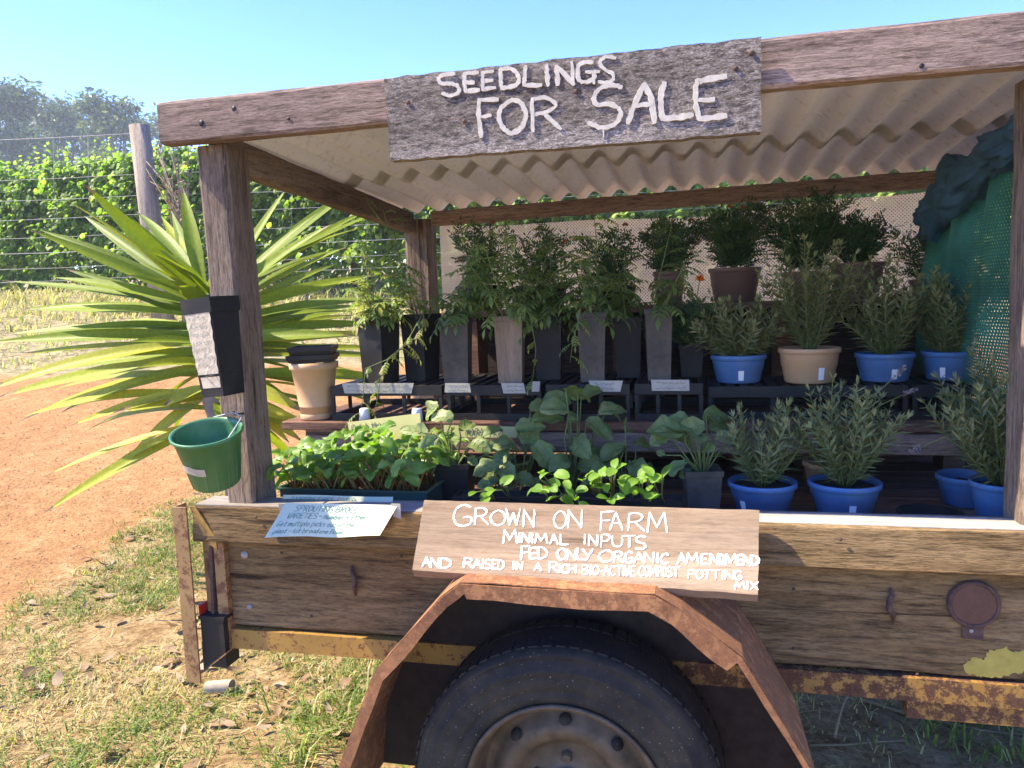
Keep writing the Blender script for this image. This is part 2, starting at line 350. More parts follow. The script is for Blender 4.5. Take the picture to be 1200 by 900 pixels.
def netting(name, col, k, hole, axes, trans=.35, lo=.55):
    """woven shade cloth: threads with small open holes"""
    m, n, l, b = mat(name)
    tc = n.new('ShaderNodeTexCoord'); sp = n.new('ShaderNodeSeparateXYZ'); l.new(tc.outputs['Object'], sp.inputs[0])
    outs = []
    for ax, kk in axes:
        mu = n.new('ShaderNodeMath'); mu.operation = 'MULTIPLY'; mu.inputs[1].default_value = k*kk; l.new(sp.outputs[ax], mu.inputs[0])
        si = n.new('ShaderNodeMath'); si.operation = 'SINE'; l.new(mu.outputs[0], si.inputs[0]); outs.append(si)
    pr = n.new('ShaderNodeMath'); pr.operation = 'MULTIPLY'; l.new(outs[0].outputs[0], pr.inputs[0]); l.new(outs[1].outputs[0], pr.inputs[1])
    gt = n.new('ShaderNodeMath'); gt.operation = 'GREATER_THAN'; gt.inputs[1].default_value = hole; l.new(pr.outputs[0], gt.inputs[0])
    t = tex(n, l, 6, 4, .6); r = ramp(n, ((.3, tuple(x*lo for x in col)), (.7, col))); l.new(t.outputs[0], r.inputs[0])
    l.new(r.outputs[0], b.inputs['Base Color']); b.inputs['Roughness'].default_value = .7
    tr = n.new('ShaderNodeBsdfTranslucent'); l.new(r.outputs[0], tr.inputs[0])
    m1 = n.new('ShaderNodeMixShader'); m1.inputs[0].default_value = trans; l.new(b.outputs[0], m1.inputs[1]); l.new(tr.outputs[0], m1.inputs[2])
    tp = n.new('ShaderNodeBsdfTransparent'); m2 = n.new('ShaderNodeMixShader'); l.new(gt.outputs[0], m2.inputs[0])
    l.new(m1.outputs[0], m2.inputs[1]); l.new(tp.outputs[0], m2.inputs[2]); l.new(m2.outputs[0], n['Material Output'].inputs[0])
    return m
M['net_beige'] = netting('beige_shade_cloth', (.90, .72, .40), 2*math.pi/.011, .42, (('X', 1), ('Z', 1)), .7, .75)
M['net_green'] = netting('green_shade_cloth', (.03, .17, .105), 2*math.pi/.009, .72, (('Y', 1), ('Z', .6)), .3, .3)
M['net_blue'] = plain('hazed_blue_cloth', (.03, .085, .14), .85, .4, 14, bstr=.6)  # blue lifted to put haze into the cloth colour

# ------------------------------------------------------------------ ground
def ground_material():
    m, n, l, b = mat('red_dirt_and_soil')
    a = n.new('ShaderNodeAttribute'); a.attribute_name = 'soil'; f = n.new('ShaderNodeAttribute'); f.attribute_name = 'field'
    g1 = tex(n, l, 1.2, 6, .6); g2 = tex(n, l, 55, 6, .75); g3 = tex(n, l, 9, 8, .7)
    r = ramp(n, ((.3, (.30, .15, .055)), (.55, (.40, .215, .085)), (.75, (.49, .30, .13)))); l.new(g3.outputs[0], r.inputs[0])
    rp = ramp(n, ((.34, (.36,)*3), (.5, (.95,)*3), (.68, (1.35,)*3))); l.new(g2.outputs[0], rp.inputs[0])
    rg = ramp(n, ((.3, (.85,)*3), (.7, (1.1,)*3))); l.new(g1.outputs[0], rg.inputs[0])
    dirt = mixc(n, l, 1, mixc(n, l, .75, r.outputs[0], rp.outputs[0], 'MULTIPLY'), rg.outputs[0], 'MULTIPLY')
    rs = ramp(n, ((.3, (.16, .09, .035)), (.48, (.32, .21, .09)), (.68, (.46, .34, .17)))); l.new(g3.outputs[0], rs.inputs[0])
    soil = mixc(n, l, .8, rs.outputs[0], rp.outputs[0], 'MULTIPLY')
    rf = ramp(n, ((.3, (.16, .13, .06)), (.5, (.3, .25, .13)), (.7, (.42, .35, .2)))); l.new(g3.outputs[0], rf.inputs[0])
    def edge(att):
        ad = n.new('ShaderNodeMath'); ad.operation = 'MULTIPLY_ADD'; l.new(g3.outputs[0], ad.inputs[0]); ad.inputs[1].default_value = 1.2
        l.new(att.outputs['Fac'], ad.inputs[2]); rr = ramp(n, ((.98, (0,)*3), (1.0, (1,)*3)))
        mr = n.new('ShaderNodeMapRange'); mr.inputs[1].default_value = .95; mr.inputs[2].default_value = 1.25; l.new(ad.outputs[0], mr.inputs[0]); return mr.outputs[0]
    c = mixc(n, l, edge(a), dirt, soil); c = mixc(n, l, edge(f), c, rf.outputs[0])
    l.new(c, b.inputs['Base Color']); b.inputs['Roughness'].default_value = .95; b.inputs['Specular IOR Level'].default_value = .1
    ad = n.new('ShaderNodeMath'); ad.operation = 'ADD'; l.new(g2.outputs[0], ad.inputs[0]); l.new(g3.outputs[0], ad.inputs[1])
    bump(n, l, ad.outputs[0], .8, .02, b)
    return m
def soil_amount(x, y):
    """1 in the grassy litter patch round the trailer, 0 on the bare red yard"""
    edge_x = -2.48 + .25*noise.noise(V3((y*1.1, 3, 1))) - .22*max(0, min(y, 2.2))
    s_ = smooth(-.35, .25, x-edge_x)
    far = 2.55 + .3*noise.noise(V3((x*1.2, 7, 1))) + .25*(x+2.5)*(x < -1.2)
    return s_*smooth(.3, -.35, y-far)
us = sorted(set([round(-6+.1*i, 3) for i in range(121)] + [-400,-250,-150,-100,-70,-50,-40,-30,-24,-20,-17,-14,-12,-10,-9,-8,-7,7,8,9,10,12,15,20,30,50,90,150,250,400]))
ds = sorted(set([round(-1+.1*i, 3) for i in range(121)] + [-400,-200,-80,-30,-14,-6,-3,-2,11.5,12,13,14,16,20,26,34,45,60,80,120,200,400,900]))
vs = []; so = []; fi = []
for d in ds:
    for u in us:
        p = ud(u, d); vs.append((p.x, p.y, gz(p.x, p.y)))
        so.append(soil_amount(p.x, p.y)); fi.append(smooth(7.2, 8.4, d+.5*noise.noise(V3((u*.6, 1, 0)))))
me = bpy.data.meshes.new('ground'); W = len(us)
me.from_pydata(vs, [], [(i*W+j, i*W+j+1, (i+1)*W+j+1, (i+1)*W+j) for i in range(len(ds)-1) for j in range(W-1)])
for nm, dat in (('soil', so), ('field', fi)):
    a = me.attributes.new(nm, 'FLOAT', 'POINT'); a.data.foreach_set('value', dat)
me.polygons.foreach_set('use_smooth', [True]*len(me.polygons)); me.materials.append(ground_material())
ground = bpy.data.objects.new('ground', me); COL.objects.link(ground); ground['kind'] = 'structure'

# ------------------------------------------------------------------ box trailer
RAIL_Z = .80
tr = thing('box_trailer', 'old timber-sided box trailer with rusty yellow frame and rusted mudguard', 'trailer', (-.1, .6, 0))
XL, XR, YB = -1.085, 1.0, 1.27
mb = MB(); mb.plank((XL+.02, .011, .608), (XR, .011, .608), (0,0,1), (0,1,0), .206, .022, 40, .002); side = mb.build('side_board', M['board'], tr)
mb = MB(); mb.plank((-1.13, -.018, .757), (XR, -.018, .757), (0,.12,1), (0,1,-.12), .083, .03, 40, .0025); topb = mb.build('upper_board', M['board'], tr)
mb = MB(); mb.plank((-1.13, .022, .795), (XR, .022, .795), (0,1,0), (0,0,1), .075, .012, 40, .0015); mb.build('rail_cap', M['pale_wood'], tr)
mb = MB(); mb.plank((-1.08, .095, .776), (XR, .095, .776), (0,1,0), (0,0,1), .06, .018, 30, .002); mb.build('inner_ledge', M['beam'], tr)
mb = MB(); mb.plank((XL, YB, .65), (XR, YB, .65), (0,0,1), (0,1,0), .3, .022, 20); mb.build('side_board', M['board'], tr)
mb = MB(); mb.plank((XR, 0, .65), (XR, YB, .65), (0,0,1), (1,0,0), .3, .022, 20); mb.build('front_board', M['board'], tr)
mb = MB(); mb.plank((XL+.005, .03, .62), (XL+.005, YB-.02, .62), (0,0,1), (1,0,0), .23, .02, 20); mb.build('tailgate', M['board'], tr)
mb = MB()
for i in range(8): mb.plank((XL+.03, .19+i*.143, .735), (XR-.02, .19+i*.143, .735), (0,1,0), (0,0,1), .136, .02, 16, .002)
mb.build('deck', M['shelf'], tr)
mb = MB()
mb.box((XL-.005, -.012, .452), (-.45, .03, .499)); mb.box((XL-.005, YB-.02, .45), (XR, YB+.02, .5))
for x in (-1.0, -.3, .45, .9): mb.box((x, .031, .455), (x+.04, YB-.021, .495))
mb.build('chassis_rail', M['yellow'], tr)
mb = MB(); mb.box((-.4495, -.0118, .4522), (XR, .03, .4988)); mb.box((.40, -.006, .415), (.62, .028, .4515)); mb.build('chassis_rail', M['yellow_rust_shade'], tr)
# rear corner: inner post, outer flange, diagonal brace, sloping gusset
mb = MB(); mb.box((-1.093, -.016, .452), (-1.066, .012, .714)); mb.box((-1.128, -.006, .47), (-1.094, .004, .712)); mb.build('corner_post', M['flange'], tr)
mb = MB(); mb.box((-1.172, -.045, .375), (-1.136, -.04, .80)); mb.box((-1.172, -.039, .375), (-1.167, .0, .80)); mb.build('tail_flange', M['flange'], tr)
mb = MB(); mb.prism([(-1.134, -.036, .80), (-1.118, -.036, .80), (-1.070, -.036, .728), (-1.070, -.036, .700), (-1.092, -.036, .714)], (0, .004, 0)); mb.build('corner_brace', M['yellow'], tr)
mb = MB(); mb.prism([(-1.166, -.038, .373), (-1.166, .03, .373), (-1.066, .03, .449), (-1.066, -.038, .449)], (0, 0, .004)); mb.prism([(-1.135, -.03, .40), (-1.07, -.03, .452), (-1.07, -.03, .50), (-1.135, -.03, .47)], (0, .004, 0)); mb.build('gusset', M['flange'], tr)
mb = MB(); mb.box((-1.130, -.034, .412), (-1.07, .02, .528), jit=.001); mb.box((-1.134, -.036, .529), (-1.066, .026, .537)); tl = mb.build('tail_light', M['black'], tr)
mb = MB(); mb.box((-1.1345, -.03, .53), (-1.1305, .018, .56), jit=.001); mb.box((-1.13, -.002, .5375), (-1.09, .022, .548)); mb.build('lens', M['red'], tl)
mb = MB(); mb.box((-1.107, -.02, .47), (-1.1, .03, .70), rot=Matrix.Rotation(.05, 3, 'Y')); mb.build('tailgate_pin', M['rust'], tr)
# bolts, hooks, reflector, paint patch
def bolt(px, py, r):
    c = at(px, py, 0); b = MB(); b.lathe([(0, .006), (r*.45, .006), (r*.5, .003), (r, .0025), (r, 0)], Matrix.Translation((c.x, -.0005, c.z)) @ Matrix.Rotation(math.pi/2, 4, 'X'), 12); b.build('bolt', M['steel'], tr)
bolt(287, 650, .009); bolt(293, 711, .006); bolt(1137, 738, .008)
for px, py, bx in ((415, 680, 1), (1045, 708, -1)):
    c = at(px, py, 0); b = MB()
    b.tube([(c.x-.003, -.002, c.z+.033), (c.x-.001, -.006, c.z+.02), (c.x+.006*bx, -.012, c.z+.012), (c.x+.008*bx, -.014, c.z-.006), (c.x+.002, -.008, c.z-.018), (c.x+.003, -.002, c.z-.035)], [.003, .005, .006, .006, .005, .002], 7); b.build('tie_hook', M['rust'], tr)
c = at(1140, 707, 0); mtx = Matrix.Translation((c.x, -.001, c.z)) @ Matrix.Rotation(math.pi/2, 4, 'X')
b = MB(); b.lathe([(0, .008), (.02, .0085), (.038, .0075)], mtx, 28); rf = b.build('reflector', M['lens_brown'], tr)
b = MB(); b.lathe([(.0385, .0), (.0385, .009), (.043, .010), (.046, .006), (.046, 0)], mtx, 28); b.box((c.x-.018, -.006, c.z-.068), (c.x+.018, -.001, c.z-.044)); b.build('bezel', M['rust'], rf)
b = MB(); poly = [(1128, 779), (1140, 771), (1152, 773), (1160, 763), (1178, 758), (1186, 765), (1200, 762), (1212, 770), (1208, 786), (1190, 789), (1170, 794), (1150, 793), (1132, 789)]
rag = []
for i in range(len(poly)):
    a_, c_ = poly[i], poly[(i+1) % len(poly)]
    for k in range(7): rag.append((a_[0]+(c_[0]-a_[0])*k/7+RND.uniform(-1.6, 1.6), a_[1]+(c_[1]-a_[1])*k/7+RND.uniform(-1.5, 1.5)))
b.prism([at(x, y, -.0016) for x, y in rag], (0, .0008, 0)); b.build('paint_patch', M['yellow_patch'], tr)
for px, py in ((330, 648), (470, 652), (612, 640), (930, 690), (930, 760), (1075, 790), (365, 722), (300, 606), (640, 612), (985, 632), (1110, 640)):
    bolt_y = -.001 if py > 635 else -.036; c = at(px, py, bolt_y); b = MB(); b.lathe([(0, .0022), (.003, .002), (.0036, 0)], Matrix.Translation((c.x, bolt_y, c.z)) @ Matrix.Rotation(math.pi/2, 4, 'X'), 8); b.build('nail', M['rust'], side if py > 635 else topb)
# mudguard
GY = -.25
top = [(-.70, .20), (-.683, .345), (-.597, .546), (-.455, .708), (-.417, .733), (-.066, .733), (-.022, .708), (.079, .631), (.107, .588), (.19, .442), (.255, .20)]
b = MB(); dents = [RND.uniform(-.004, .004) for _ in top]
def guard_pt(i, yy, off=0):
    x, z = top[i]; return V3((x, yy, z-off+dents[i]*(1 if yy < -.1 else 0)))
n_ = len(top)
for i in range(n_-1):
    def fn(u, v, i=i):
        p = guard_pt(i, 0).lerp(guard_pt(i+1, 0), u); q = guard_pt(i, GY).lerp(guard_pt(i+1, GY), u)
        r = p.lerp(q, v); r.y += -.003
        r += V3((0, 0, .004*noise.noise(V3((r.x*14, r.y*14, 2))))); return r
    b.sheet(fn, 6, 6, .002)
guard = b.build('mudguard', M['guard'], tr)
cx_, cz_ = -.245, .34
b = MB()
for i in range(1, n_-2):
    def fn(u, v, i=i):
        q = guard_pt(i, GY).lerp(guard_pt(i+1, GY), u); dirv = (V3((cx_, GY, cz_))-q).normalized()
        w = .034 if 4 <= i <= 6 else (.022 if i < 4 else .012)
        w *= 1+.35*noise.noise(V3((q.x*9, q.z*9, 5)))
        return q+V3((0, -.004-.004*noise.noise(V3((q.x*12, q.z*12, 8)))*v, 0))+dirv*(w*v)
    b.sheet(fn, 6, 2, .0025)
b.build('lip', M['guard'], guard)
b = MB(); b.prism([(x+(x+.25)*.004, -.006, z*1.002) for x, z in top], (0, .003, 0)); b.build('inner_skirt', M['dark_arch'], guard)
# wheel
wc = V3((-.248, -.2, .287)); mw = Matrix.Translation((wc.x, -.115, wc.z)) @ Matrix.Rotation(math.pi/2, 4, 'X')     # +Z of the lathe faces the viewer
b = MB(); R0 = .306
prof = [(.185, -.07), (.235, -.083), (.285, -.08), (R0-.004, -.066), (R0, -.05), (R0, .05), (R0-.004, .066), (.295, .074), (.289, .0765), (.2885, .0745), (.281, .0765), (.268, .081), (.266, .0835), (.262, .084), (.26, .0815), (.246, .084), (.228, .083), (.226, .0805), (.222, .0805), (.22, .082), (.205, .078), (.193, .07), (.188, .062)]
b.lathe(prof, mw, 96)
for k in range(72):          # tread blocks round the shoulder
    a = 2*math.pi*k/72
    for zz in (-.045, .045):
        mm = mw @ Matrix.Rotation(a, 4, 'Z'); vs8 = [mm@V3((R0+dr, dy, zz+dz)) for dr in (-.002, .0015) for dy in (-.009, .009) for dz in (-.018, .018)]
        b.add(vs8, [(4,5,7,6),(0,1,5,4),(2,6,7,3),(0,4,6,2),(1,3,7,5)])
wheel = b.build('wheel', M['rubber'], tr)
b = MB(); b.lathe([(.188, .055), (.193, .071), (.197, .077), (.194, .082), (.188, .081), (.183, .074), (.178, .05), (.172, .02), (.168, .012), (.15, .018), (.135, .034), (.12, .040), (.105, .038), (.095, .026), (.085, .022), (.07, .024), (.045, .026), (.04, .03), (.036, .055), (.03, .062), (0, .064)], mw, 64)
for k in range(5):
    a = 2*math.pi*k/5+.3; mm = mw @ Matrix.Rotation(a, 4, 'Z') @ Matrix.Translation((.064, 0, .024))
    b.lathe([(.012, 0), (.012, .01), (.009, .016), (0, .017)], mm, 6, smooth=False)
rimo = b.build('rim', M['rim'], wheel)
for k in range(8):
    b = MB(); a = 2*math.pi*k/8; mm = mw @ Matrix.Rotation(a, 4, 'Z') @ Matrix.Translation((.142, 0, .031)) @ Matrix.Rotation(.8, 4, 'Y')
    b.lathe([(0, .002), (.013, .002), (.013, 0)], mm, 12); b.build('vent_hole', M['rubber'], wheel)
mb = MB(); mb.tube([(-.248, -.03, .287), (-.248, YB, .287)], .022, 10); mb.build('axle', M['rust'], tr)
mb = MB(); mb.box((-.6, .02, .33), (.1, .06, .345)); mb.box((-.6, .025, .345), (-.57, .055, .45)); mb.box((.07, .025, .345), (.1, .055, .45)); mb.build('leaf_spring', M['rust'], tr)
mb = MB(); mb.tube([(XR, .1, .45), (1.9, .62, .45)], .03, 8); mb.tube([(XR, 1.1, .45), (1.9, .62, .45)], .03, 8); mb.tube([(1.9, .62, .47), (1.9, .62, gz(1.9, .62))], .022, 8); mb.build('drawbar', M['yellow'], tr)

# ------------------------------------------------------------------ timber canopy with a corrugated roof
cp = thing('timber_canopy', 'weathered timber canopy with corrugated roof standing on the trailer', 'canopy', (-.2, .6, .8))
mb = MB(); mb.plank((-1.125, -.022, 1.656), (.95, -.022, 1.656), (0,0,1), (0,1,0), .088, .045, 40, .003); fb = mb.build('front_beam', M['beam'], cp)
for px, py, r in ((236, 144, .006), (274, 127, .005), (620, 150, .004), (1080, 77, .004), (338, 139, .003)):
    c = at(px, py, -.045); b = MB(); b.lathe([(0, .0016), (r, .0014), (r*1.15, 0)], Matrix.Translation((c.x, -.0445, c.z)) @ Matrix.Rotation(math.pi/2, 4, 'X'), 10); b.build('bolt_hole', M['black'], fb)
mb = MB(); mb.plank((-1.022, .05, .735), (-1.034, .05, 1.611), (1,0,0), (0,1,0), .075, .098, 26, .004); mb.build('post', M['post'], cp)
mb = MB(); mb.plank((.636, .055, .735), (.630, .055, 1.611), (1,0,0), (0,1,0), .09, .1, 26, .004); mb.build('post', M['post'], cp)
mb = MB(); mb.plank((-.955, 1.13, .735), (-.955, 1.13, 1.545), (1,0,0), (0,1,0), .095, .09, 20, .003); mb.build('post', M['post'], cp)
mb = MB(); mb.plank((.80, 1.13, .735), (.80, 1.13, 1.56), (1,0,0), (0,1,0), .095, .09, 20, .003); mb.build('post', M['post'], cp)
mb = MB(); mb.plank((-.9, 1.115, 1.545), (.95, 1.115, 1.578), (0,0,1), (0,1,0), .05, .05, 24, .004); mb.build('rear_beam', M['beam'], cp)
mb = MB(); mb.plank((-1.02, .005, 1.60), (-.985, 1.09, 1.535), (0,.06,1), (1,0,0), .07, .04, 20, .003); mb.build('rafter', M['rafter'], cp)
mb = MB(); mb.plank((.72, .005, 1.60), (.80, 1.09, 1.56), (0,.06,1), (1,0,0), .07, .04, 20, .003); mb.build('rafter', M['rafter'], cp)
def roof_sheet(x0, x1, y0, y1, dz, phase):
    pitch = .089; amp = .0155; nx = int((x1-x0)/pitch*14)
    b = MB()
    def fn(u, v):
        x = x0+(x1-x0)*u; y = y0+(y1-y0)*v
        z = 1.652-.055*y/1.2+dz+.018*(x+1.08)/2+amp*math.sin(2*math.pi*x/pitch+phase)
        z += .004*noise.noise(V3((x*2.5, y*2.5, 1)))
        return (x, y, z)
    b.sheet(fn, nx, 10, -.003); return b.build('corrugated_roof', M['roof'], cp)
roof_sheet(-1.105, .93, .002, .68, -.002, 0); roof_sheet(-1.105, .93, .60, 1.24, .0045, .03)

# ------------------------------------------------------------------ hand painted letters
FONT = {
 'A': [[(0,1),(.25,.5),(.5,0),(.75,.5),(1,1)],[(.15,.62),(.85,.6)]], 'B': [[(.05,0),(.0,1)],[(.05,0),(.7,.05),(.8,.22),(.6,.44),(.05,.48),(.8,.55),(.95,.78),(.7,.97),(0,1)]],
 'C': [[(.95,.12),(.6,0),(.2,.2),(0,.55),(.2,.9),(.6,1),(1,.88)]], 'D': [[(.05,0),(.0,1)],[(.0,.02),(.6,.08),(1,.4),(.9,.75),(.5,.96),(0,1)]],
 'E': [[(1,0),(.05,.03),(.02,.5),(.05,1),(1,.96)],[(.05,.5),(.75,.48)]], 'F': [[(.08,0),(.0,1)],[(.05,.02),(1,0)],[(.05,.48),(.7,.46)]],
 'G': [[(.95,.1),(.55,0),(.15,.2),(0,.55),(.15,.9),(.55,1),(.95,.85),(.95,.58),(.55,.6)]], 'H': [[(.05,0),(0,1)],[(.95,0),(1,1)],[(0,.5),(1,.5)]],
 'I': [[(.5,0),(.5,.5),(.5,1)]], 'J': [[(.8,0),(.8,.8),(.4,1),(0,.8)]], 'K': [[(0,0),(0,1)],[(.9,0),(.05,.55)],[(.3,.4),(1,1)]], 'L': [[(.05,0),(0,.98),(1,1)]],
 'M': [[(0,1),(.12,0),(.48,.75),(.85,0),(1,1)]], 'N': [[(0,1),(.05,0),(.95,1),(1,0)]], 'O': [[(.5,0),(.15,.2),(0,.55),(.2,.9),(.5,1),(.85,.85),(1,.45),(.8,.1),(.5,0)]],
 'P': [[(.05,0),(0,1)],[(.05,.02),(.7,.0),(.98,.22),(.7,.47),(.03,.52)]], 'Q': [[(.5,0),(0,.5),(.5,1),(1,.5),(.5,0)],[(.6,.7),(1,1)]],
 'R': [[(.08,0),(0,1)],[(.05,.04),(.6,0),(.9,.2),(.65,.45),(.05,.52)],[(.4,.5),(1,1)]], 'S': [[(.95,.08),(.5,0),(.1,.15),(.15,.42),(.75,.55),(.98,.78),(.6,.98),(0,.92)]],
 'T': [[(0,.03),(1,0)],[(.5,.02),(.48,1)]], 'U': [[(0,0),(.05,.8),(.45,1),(.9,.85),(1,0)]], 'V': [[(0,0),(.5,1),(1,0)]], 'W': [[(0,0),(.25,1),(.5,.25),(.75,1),(1,0)]],
 'X': [[(0,0),(1,1)],[(1,0),(0,1)]], 'Y': [[(0,0),(.45,.5)],[(1,0),(.3,1)]], 'Z': [[(0,0),(1,0),(0,1),(1,1)]], '-': [[(0,.55),(1,.55)]], '+': [[(0,.55),(1,.55)],[(.5,.2),(.5,.9)]],
 'a': [[(.9,.45),(.4,.4),(.05,.7),(.3,1),(.85,.8),(.9,.45),(1,1)]], 'c': [[(.9,.5),(.4,.4),(.05,.7),(.4,1),(.95,.9)]], 'd': [[(.9,.5),(.3,.45),(.05,.75),(.35,1),(.9,.8),(.9,0),(.95,1)]],
 'e': [[(.1,.7),(.9,.65),(.6,.4),(.15,.55),(.15,.85),(.5,1),(.95,.9)]], 'g': [[(.9,.45),(.4,.4),(.05,.7),(.35,.95),(.85,.75),(.9,.45),(.9,1.2),(.4,1.35),(.1,1.2)]], 'h': [[(.1,0),(.1,1)],[(.1,.6),(.5,.4),(.9,.55),(.9,1)]],
 'i': [[(.5,.42),(.5,1)],[(.5,.15),(.5,.22)]], 'k': [[(.1,0),(.1,1)],[(.85,.4),(.15,.72),(.9,1)]], 'l': [[(.5,0),(.5,1)]], 'm': [[(0,.45),(0,1)],[(0,.6),(.25,.42),(.48,.55),(.48,1)],[(.48,.6),(.75,.42),(1,.55),(1,1)]],
 'n': [[(.1,.42),(.1,1)],[(.1,.6),(.5,.4),(.9,.55),(.9,1)]], 'o': [[(.5,.4),(.05,.7),(.5,1),(.95,.7),(.5,.4)]], 'p': [[(.1,.42),(.1,1.35)],[(.1,.5),(.6,.4),(.95,.68),(.6,1),(.1,.9)]],
 'r': [[(.1,.42),(.1,1)],[(.1,.65),(.5,.42),(.9,.48)]], 's': [[(.9,.45),(.3,.42),(.2,.6),(.8,.75),(.8,.95),(.1,1)]], 't': [[(.45,.05),(.45,.9),(.8,1)],[(.05,.4),(.9,.38)]], 'u': [[(.1,.42),(.15,.9),(.5,1),(.9,.85)],[(.9,.42),(.92,1)]],
 'w': [[(0,.42),(.25,1),(.5,.55),(.75,1),(1,.42)]], 'b': [[(.1,0),(.1,1)],[(.1,.6),(.6,.42),(.95,.7),(.6,1),(.1,.95)]], 'f': [[(.8,.05),(.45,.1),(.4,1)],[(.1,.45),(.75,.43)]], 'v': [[(.05,.42),(.5,1),(.95,.42)]], 'x': [[(.05,.42),(.95,1)],[(.95,.42),(.05,1)]], 'y': [[(.05,.42),(.5,.9)],[(.95,.42),(.3,1.35)]],
}
class Face:
    """a flat face with an origin and two axes; strokes are laid on it with a real thickness"""
    def __init__(s, o, ux, uy): s.o = V3(o); s.x = V3(ux).normalized(); s.n = s.x.cross(V3(uy)).normalized(); s.y = s.n.cross(s.x)
    def hit(s, px, py):
        d = ray(px, py); t = (s.o-CAM).dot(s.n)/d.dot(s.n); q = CAM+d*t-s.o; return (q.dot(s.x), q.dot(s.y))
    def p(s, u, v, h=0): return s.o+s.x*u+s.y*v+s.n*h
def catmull(pts, n=5):
    if len(pts) < 3: return [tuple(a+(b-a)*i/4 for a, b in zip(pts[0], pts[1])) for i in range(5)]
    P = [pts[0]]+list(pts)+[pts[-1]]; out = []
    for i in range(1, len(P)-2):
        for k in range(n):
            t = k/n; out.append(tuple(.5*((2*P[i][c])+(-P[i-1][c]+P[i+1][c])*t+(2*P[i-1][c]-5*P[i][c]+4*P[i+1][c]-P[i+2][c])*t*t+(-P[i-1][c]+3*P[i][c]-3*P[i+1][c]+P[i+2][c])*t**3) for c in (0, 1)))
    out.append(tuple(pts[-1])); return out
def stroke(b, face, pts, w, h=.0012, rough=.38, curve=True):
    w *= RND.uniform(.85, 1.15)
    pts = catmull(pts) if curve else catmull(pts, 3); n = len(pts); hh = h*(1+.5*RND.random()); vs = []
    for i, (x, y) in enumerate(pts):
        a, c = pts[max(0, i-1)], pts[min(n-1, i+1)]; dx, dy = c[0]-a[0], c[1]-a[1]; L = math.hypot(dx, dy) or 1e-6; nx, ny = -dy/L, dx/L
        k = w*.5*(1+rough*RND.uniform(-1, 1))*(.7 if i in (0, n-1) else 1)
        k2 = w*.5*(1+rough*RND.uniform(-1, 1))*(.7 if i in (0, n-1) else 1)
        if i in (0, n-1): x += (dx/L)*w*.3*(1 if i else -1); y += (dy/L)*w*.3*(1 if i else -1)
        j = hh+RND.uniform(0, .0002)
        vs += [face.p(x+nx*k, y+ny*k, 0), face.p(x+nx*k*.9, y+ny*k*.9, j), face.p(x-nx*k2*.9, y-ny*k2*.9, j), face.p(x-nx*k2, y-ny*k2, 0)]
    fs = [(i*4+k, i*4+k+1, (i+1)*4+k+1, (i+1)*4+k) for i in range(n-1) for k in range(3)]+[(0,1,2,3)[::-1], tuple((n-1)*4+k for k in range(4))]
    b.add(vs, fs, .5)
def sharp(ch): return ch in 'AEFHIKLMNTVWXYZ'
def letter(b, face, ch, x0, x1, y0, y1, w, conv, h=.0012):
    for pl in FONT.get(ch, []):
        if ch == 'I': x0_, x1_ = (x0+x1)/2-.5, (x0+x1)/2+.5
        else: x0_, x1_ = x0, x1
        pts = [face.hit(*conv(x0_+(x1_-x0_)*a, y0+(y1-y0)*c)) for a, c in pl]
        if sharp(ch):
            for i in range(len(pts)-1): stroke(b, face, [pts[i], pts[i+1]], w, h)
        else: stroke(b, face, pts, w, h)
def text(b, face, s_, u, v, size, adv, w, slope=0, h=.0004):
    """a line of text in face coordinates, v is the top of the capitals"""
    for ch in s_:
        if ch != ' ':
            cw = size*(.55 if ch.isupper() else .5)*(.25 if ch in 'iIl' else 1)
            for pl in FONT.get(ch, []):
                pts = [(u+cw*a+RND.uniform(-.03, .03)*size+.15*size*(1-c)*.5, v-size*c+slope*(u)+RND.uniform(-.03, .03)*size) for a, c in pl]
                stroke(b, face, pts, w, h, .15)
            u += cw+size*.2*adv
        else: u += size*.45*adv

# sale sign nailed to the front beam
SY = -.052
sg_o = at(458, 188, SY); sg = thing('sale_sign', 'weathered grey timber board reading SEEDLINGS FOR SALE nailed to the front beam', 'sign', (-.24, -.06, 1.55))
corners = {k: at(*p, SY-.028) for k, p in dict(tl=(450, 92), tr=(892, 43), br=(892, 155), bl=(458, 188)).items()}
fc = Face((-.24, SY-.028, 1.63), (1, 0, 0), (0, 0, 1))
b = MB(); NX, NZ = 60, 14; seed = 4.2
def sgn(u, v):
    p = corners['bl'].lerp(corners['br'], u).lerp(corners['tl'].lerp(corners['tr'], u), v); p.y = SY-.028
    e = 1 if (u in (0, 1) or v in (0, 1)) else 0
    p.x += .0035*noise.noise(V3((v*14, seed, u)))*(u in (0, 1)); p.z += .003*noise.noise(V3((u*22, seed, v)))*(v in (0, 1)); return p
b.sheet(sgn, NX, NZ, .028, smooth=False)
sgb = b.build('board', M['sign'], sg)
c1 = lambda x, y: (440+x/5, 30+y/5); c2 = lambda x, y: (670+x/5, 30+y/5)
b = MB()
